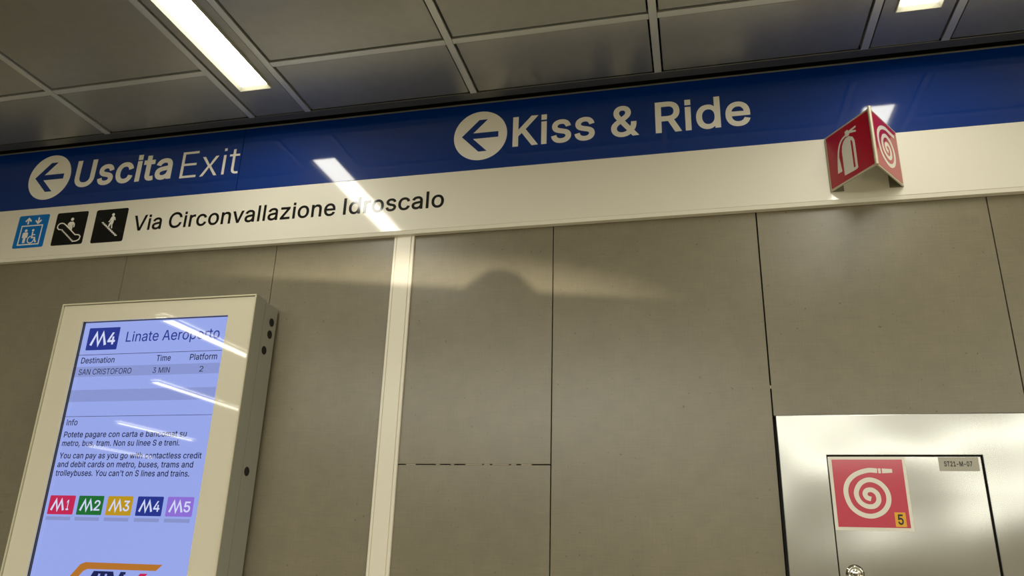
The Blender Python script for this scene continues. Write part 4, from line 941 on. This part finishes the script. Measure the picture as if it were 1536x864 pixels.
obj('rim', bm, 'housing_rim', disp)
SL, SR, ST, SB = -0.2695, 0.2680, 0.3885, -0.556
bm = bmesh.new()
ring(bm, scr, (-OU + 0.0065, OU - 0.0065, OB + 0.0065, OT - 0.0065), (SL, SR, SB, ST), -0.004, 0.0)
obj('bezel', bm, 'bezel', disp)
# recess around the panel: black, a pale lip, black
bm = bmesh.new()
for i, (w0, w1, mi) in enumerate(((-0.0085, -0.0041, 0), (-0.0105, -0.0086, 1), (-0.0138, -0.0106, 0))):
    ring(bm, scr, (SL - 0.012, SR + 0.012, SB - 0.012, ST + 0.012), (SL + 0.0004 * i, SR - 0.0004 * i, SB, ST - 0.0004 * i), w0, w1, mi)
obj('recess', bm, ['black', 'edge'], disp)
DEEP = 0.014
k_ = (Y_SCREEN + DEEP) / Y_SCREEN
sf = Frame((CX * k_, Y_SCREEN + DEEP, CZ * k_), (1, 0, 0), (0, 0, 1))       # face of the lit panel
bm = bmesh.new()
ox = CX - sf.o.x
oz = CZ - sf.o.z
prism(bm, sf, [(SL + ox - 0.01, SB + oz - 0.01), (SR + ox + 0.01, SB + oz - 0.01), (SR + ox + 0.01, ST + oz + 0.01), (SL + ox - 0.01, ST + oz + 0.01)], -0.008, 0.0)
screen = obj('screen', bm, 'screen', disp)


def patch(name, pts, mat, w=0.0002, parent=None):
    bm = bmesh.new()
    prism(bm, sf, pts, 0.0, w)
    return obj(name, bm, mat, parent or screen)


def rect(u0, u1, v0, v1):
    return [(u0, v0), (u1, v0), (u1, v1), (u0, v1)]


def say(text, u0, u1, v0, cap, mat='ink', bold=0.0, parent=None):
    fr = Frame(sf.at(0, 0, 0.0003), (1, 0, 0), (0, 0, 1))
    return letters('lettering', text, fr, u0, u1, v0, cap, mat, parent or screen, bold=bold, depth=0.0002)


def badge(u0, u1, v0, v1, mat, digit, bold=0.012, label=None):
    """A coloured square with the slanted line mark and a numeral."""
    bm = bmesh.new()
    prism(bm, sf, rounded(u0, u1, v0, v1, 0.003, 3), 0.0, 0.0003)
    b = tag(obj('line_badge', bm, mat, screen), label)
    su, sv = u1 - u0, v1 - v0
    fr = Frame(sf.at(u0, v0, 0.0003), (1, 0, 0), (0, 0, 1))
    bm = bmesh.new()
    stroke(bm, fr, [(a * su, c * sv) for a, c in ((0.13, 0.22), (0.27, 0.76), (0.37, 0.24), (0.48, 0.76), (0.60, 0.22))], 0.075 * su, 0, 0.0002)
    obj('slanted_mark', bm, 'ink_white', b)
    letters('numeral', digit, fr, su * (0.70 if digit == '1' else 0.66), su * (0.80 if digit == '1' else 0.90), sv * 0.23, sv * 0.54, 'ink_white', b, bold=bold, depth=0.0002)
    return b


badge(-0.2365, -0.1190, 0.2920, 0.3672, 'ink_blue', '4', 0.02, 'blue M4 line badge')
say('Linate Aeroporto', -0.0895, 0.2510, 0.3160, 0.0340, 'ink_blue', 0.004)
patch('divider_line', rect(-0.2575, 0.2675, 0.2758, 0.2773), 'ink')
say('Destination', -0.2430, -0.1170, 0.2485, 0.0195, bold=0.008)
say('Time', 0.0385, 0.0900, 0.2485, 0.0195, bold=0.008)
say('Platform', 0.1590, 0.2550, 0.2485, 0.0195, bold=0.008)
patch('grey_row', rect(-0.2575, 0.2675, 0.2040, 0.2370), 'screen_band')
patch('grey_row', rect(-0.2575, 0.2675, 0.1230, 0.1610), 'screen_band')
say('SAN CRISTOFORO', -0.2435, -0.0455, 0.2108, 0.0185)
say('3 MIN', 0.0330, 0.0940, 0.2103, 0.0175)
say('2', 0.1995, 0.2130, 0.2103, 0.0178)
patch('divider_line', rect(-0.2575, 0.2675, 0.0755, 0.0768), 'ink')
say('Info', -0.2465, -0.2060, 0.0485, 0.0190, bold=0.006)
for txt, u1, v in (('Potete pagare con carta e bancomat su', 0.1930, 0.0110), ('metro, bus, tram. Non su linee S e treni.', 0.1740, -0.0160), ('You can pay as you go with contactless credit', 0.2560, -0.0540),
                   ('and debit cards on metro, buses, trams and', 0.2325, -0.0805), ("trolleybuses. You can't on S lines and trains.", 0.2250, -0.1068)):
    say(txt, -0.2465, u1, v, 0.0180, bold=0.010)
for (u0, u1), mat, dg, lb in (((-0.2465, -0.1545), 'ink_red', '1', 'red M1 line badge'), ((-0.1420, -0.0532), 'ink_green', '2', 'green M2 line badge'), ((-0.0392, 0.0487), 'ink_yellow', '3', 'yellow M3 line badge'),
                              ((0.0645, 0.1525), 'ink_blue', '4', 'dark blue M4 line badge'), ((0.1664, 0.2548), 'ink_violet', '5', 'violet M5 line badge')):
    badge(u0, u1, -0.2205, -0.1650, mat, dg, label=lb)
    patch('status_bar', rect(u0 - 0.001, u1 - 0.004, -0.2372, -0.2268), 'screen_bar')
# operator mark: orange band bent at its upper left, slab letters and a red piece inside
lg = patch('operator_logo', [(-0.0738, -0.3530), (0.1860, -0.3530), (0.1670, -0.3700), (-0.0620, -0.3715), (-0.0760, -0.3775), (-0.1080, -0.4150), (-0.1080, -0.4550), (-0.0300, -0.5050),
                             (0.1100, -0.5050), (0.0950, -0.4880), (-0.0260, -0.4880), (-0.0900, -0.4460), (-0.0900, -0.4210), (-0.0900, -0.4180), (-0.1250, -0.4180), (-0.1180, -0.3920), (-0.0900, -0.3590)], 'ink_orange')
bm = bmesh.new()
L = lambda pts, ox: prism(bm, sf, [(ox + a, -0.4220 + b) for a, b in pts], 0.0003, 0.0006)
L([(0.000, 0.0), (0.018, 0.0), (0.021, 0.010), (0.031, 0.010), (0.031, 0.0), (0.050, 0.0), (0.050, 0.008), (0.046, 0.008), (0.039, 0.046), (0.027, 0.046), (0.006, 0.008), (0.000, 0.008)], -0.066)
L([(0.008, 0.0), (0.034, 0.0), (0.034, 0.007), (0.028, 0.007), (0.031, 0.039), (0.038, 0.039), (0.038, 0.032), (0.045, 0.032), (0.046, 0.046), (0.000, 0.046), (0.000, 0.032), (0.007, 0.032), (0.008, 0.039), (0.015, 0.039), (0.013, 0.007), (0.008, 0.007)], -0.030)
L([(0.000, 0.0), (0.018, 0.0), (0.018, 0.007), (0.013, 0.007), (0.014, 0.030), (0.025, 0.0), (0.033, 0.0), (0.044, 0.030), (0.043, 0.007), (0.038, 0.007), (0.038, 0.0), (0.060, 0.0), (0.060, 0.007), (0.055, 0.007), (0.056, 0.039), (0.061, 0.039), (0.061, 0.046), (0.044, 0.046), (0.031, 0.014), (0.019, 0.046), (0.003, 0.046), (0.003, 0.039), (0.007, 0.039), (0.006, 0.007), (0.000, 0.007)], 0.008)
obj('logo_letters', bm, 'ink_navy', lg)
bm = bmesh.new()
prism(bm, sf, [(0.118, -0.3785), (0.142, -0.3785), (0.127, -0.395), (0.112, -0.402), (0.098, -0.402)], 0.0003, 0.0006)
obj('logo_accent', bm, 'ink_red', lg)

# ------------------------------------------------------------------ steel hydrant cabinet let into the wall
cab = thing('hydrant_cabinet', (0.512, Y_WALL, CABZ0), 'brushed steel fire hose cabinet let into the grey tiles', 'fire hose cabinet')
DX0, DX1, DZ0, DZ1 = 0.3265, 0.6925, -0.31, 0.2715
bm = bmesh.new()
F0, F1, FZ0, FZ1 = CABX0 + 0.002, CABX1 - 0.002, CABZ0 + 0.002, CABZ1 - 0.0005
o = (F0, F1, FZ0, FZ1)
i_ = (DX0, DX1, DZ0, DZ1)
st_face = facing(Y_STEEL)
oc = [bm.verts.new((x, Y_STEEL, z)) for x, z in ((F0, FZ0), (F1, FZ0), (F1, FZ1), (F0, FZ1))]
ic = [bm.verts.new((x, Y_STEEL, z)) for x, z in ((DX0, DZ0), (DX1, DZ0), (DX1, DZ1), (DX0, DZ1))]
ob = [bm.verts.new((v.co.x, Y_WALL + 0.03, v.co.z)) for v in oc]
ib = [bm.verts.new((v.co.x, Y_STEEL + 0.02, v.co.z)) for v in ic]
for i in range(4):
    j = (i + 1) % 4
    bm.faces.new((oc[i], oc[j], ic[j], ic[i]))
    bm.faces.new((oc[j], oc[i], ob[i], ob[j]))
    bm.faces.new((ic[i], ic[j], ib[j], ib[i]))
es = [e for e in bm.edges if all(abs(v.co.y - Y_STEEL) < 1e-6 for v in e.verts) and not (e.verts[0] in oc) != (e.verts[1] in oc)]
bmesh.ops.bevel(bm, geom=es, offset=0.0016, segments=2, profile=0.5, affect='EDGES')
obj('frame', bm, 'steel', cab, uv=True)
bm = bmesh.new()
box(bm, F0 + 0.02, F1 - 0.02, Y_STEEL + 0.0205, Y_WALL + 0.2, FZ0 + 0.02, FZ1 - 0.02)
obj('box', bm, 'black', cab)
bm = bmesh.new()
box(bm, DX0 + 0.0018, DX1 - 0.0050, Y_STEEL + 0.0012, Y_STEEL + 0.018, DZ0 + 0.003, DZ1 - 0.0034, 0.0012)
door = obj('door', bm, 'steel', cab, uv=True)
dface = Frame((0, Y_STEEL + 0.0012, 0), (1, 0, 0), (0, 0, 1))
bm = bmesh.new()
prism(bm, dface, circle(0.3642, -0.0165, 0.0215, 40), -0.001, 0.0012)
lathe(bm, dface, 0.3642, -0.0165, [(0.0185, 0.0), (0.0185, 0.0045), (0.0165, 0.0065), (0.0145, 0.0062), (0.0130, 0.0030), (0.0105, 0.0030), (0.0100, 0.0055), (0.006, 0.0072), (0.0015, 0.0076)], 40)
lock = obj('lock', bm, 'chrome', door, smooth_shade=True)
bm = bmesh.new()
prism(bm, dface, [(0.3296, 0.0855), (0.5125, 0.0855), (0.5125, 0.2676), (0.3296, 0.2676)], 0.0, 0.0007)
stk = tag(obj('hose_sticker', bm, 'sign_white', cab), 'red and white hose reel sticker')
sfr = Frame((0.3374, Y_STEEL + 0.0005, 0.0935), (1, 0, 0), (0, 0, 1))
SU, SV = 0.5052 - 0.3374, 0.2604 - 0.0935
bm = bmesh.new()
prism(bm, sfr, rect(0, SU, 0, SV), 0.0, 0.0004)
obj('red_field', bm, 'sticker_red', stk)
bm = bmesh.new()
hose_symbol(bm, sfr, SU, SV, 0.0004, 0.0007, 0.0116)
obj('hose_symbol', bm, 'sign_white', stk)
bm = bmesh.new()
prism(bm, sfr, rect(0.798 * SU, 0.948 * SU, 0.015 * SV, 0.222 * SV), 0.0004, 0.0008)
obj('number_patch', bm, 'yellow', stk)
letters('numeral', '5', Frame(sfr.at(0, 0, 0.0008), (1, 0, 0), (0, 0, 1)), 0.835 * SU, 0.912 * SU, 0.045 * SV, 0.15 * SV, 'plate_ink', stk, bold=0.02, depth=0.0002)
bm = bmesh.new()
prism(bm, dface, rect(0.5905, 0.6805, 0.2325, 0.2662), 0.0, 0.0016)
pl = tag(obj('code_plate', bm, 'plate', cab), 'small grey code plate')
letters('lettering', 'ST21-M-07', Frame(dface.at(0, 0, 0.0016), (1, 0, 0), (0, 0, 1)), 0.6015, 0.6655, 0.2435, 0.0125, 'plate_ink', pl, bold=0.018, depth=0.0003)
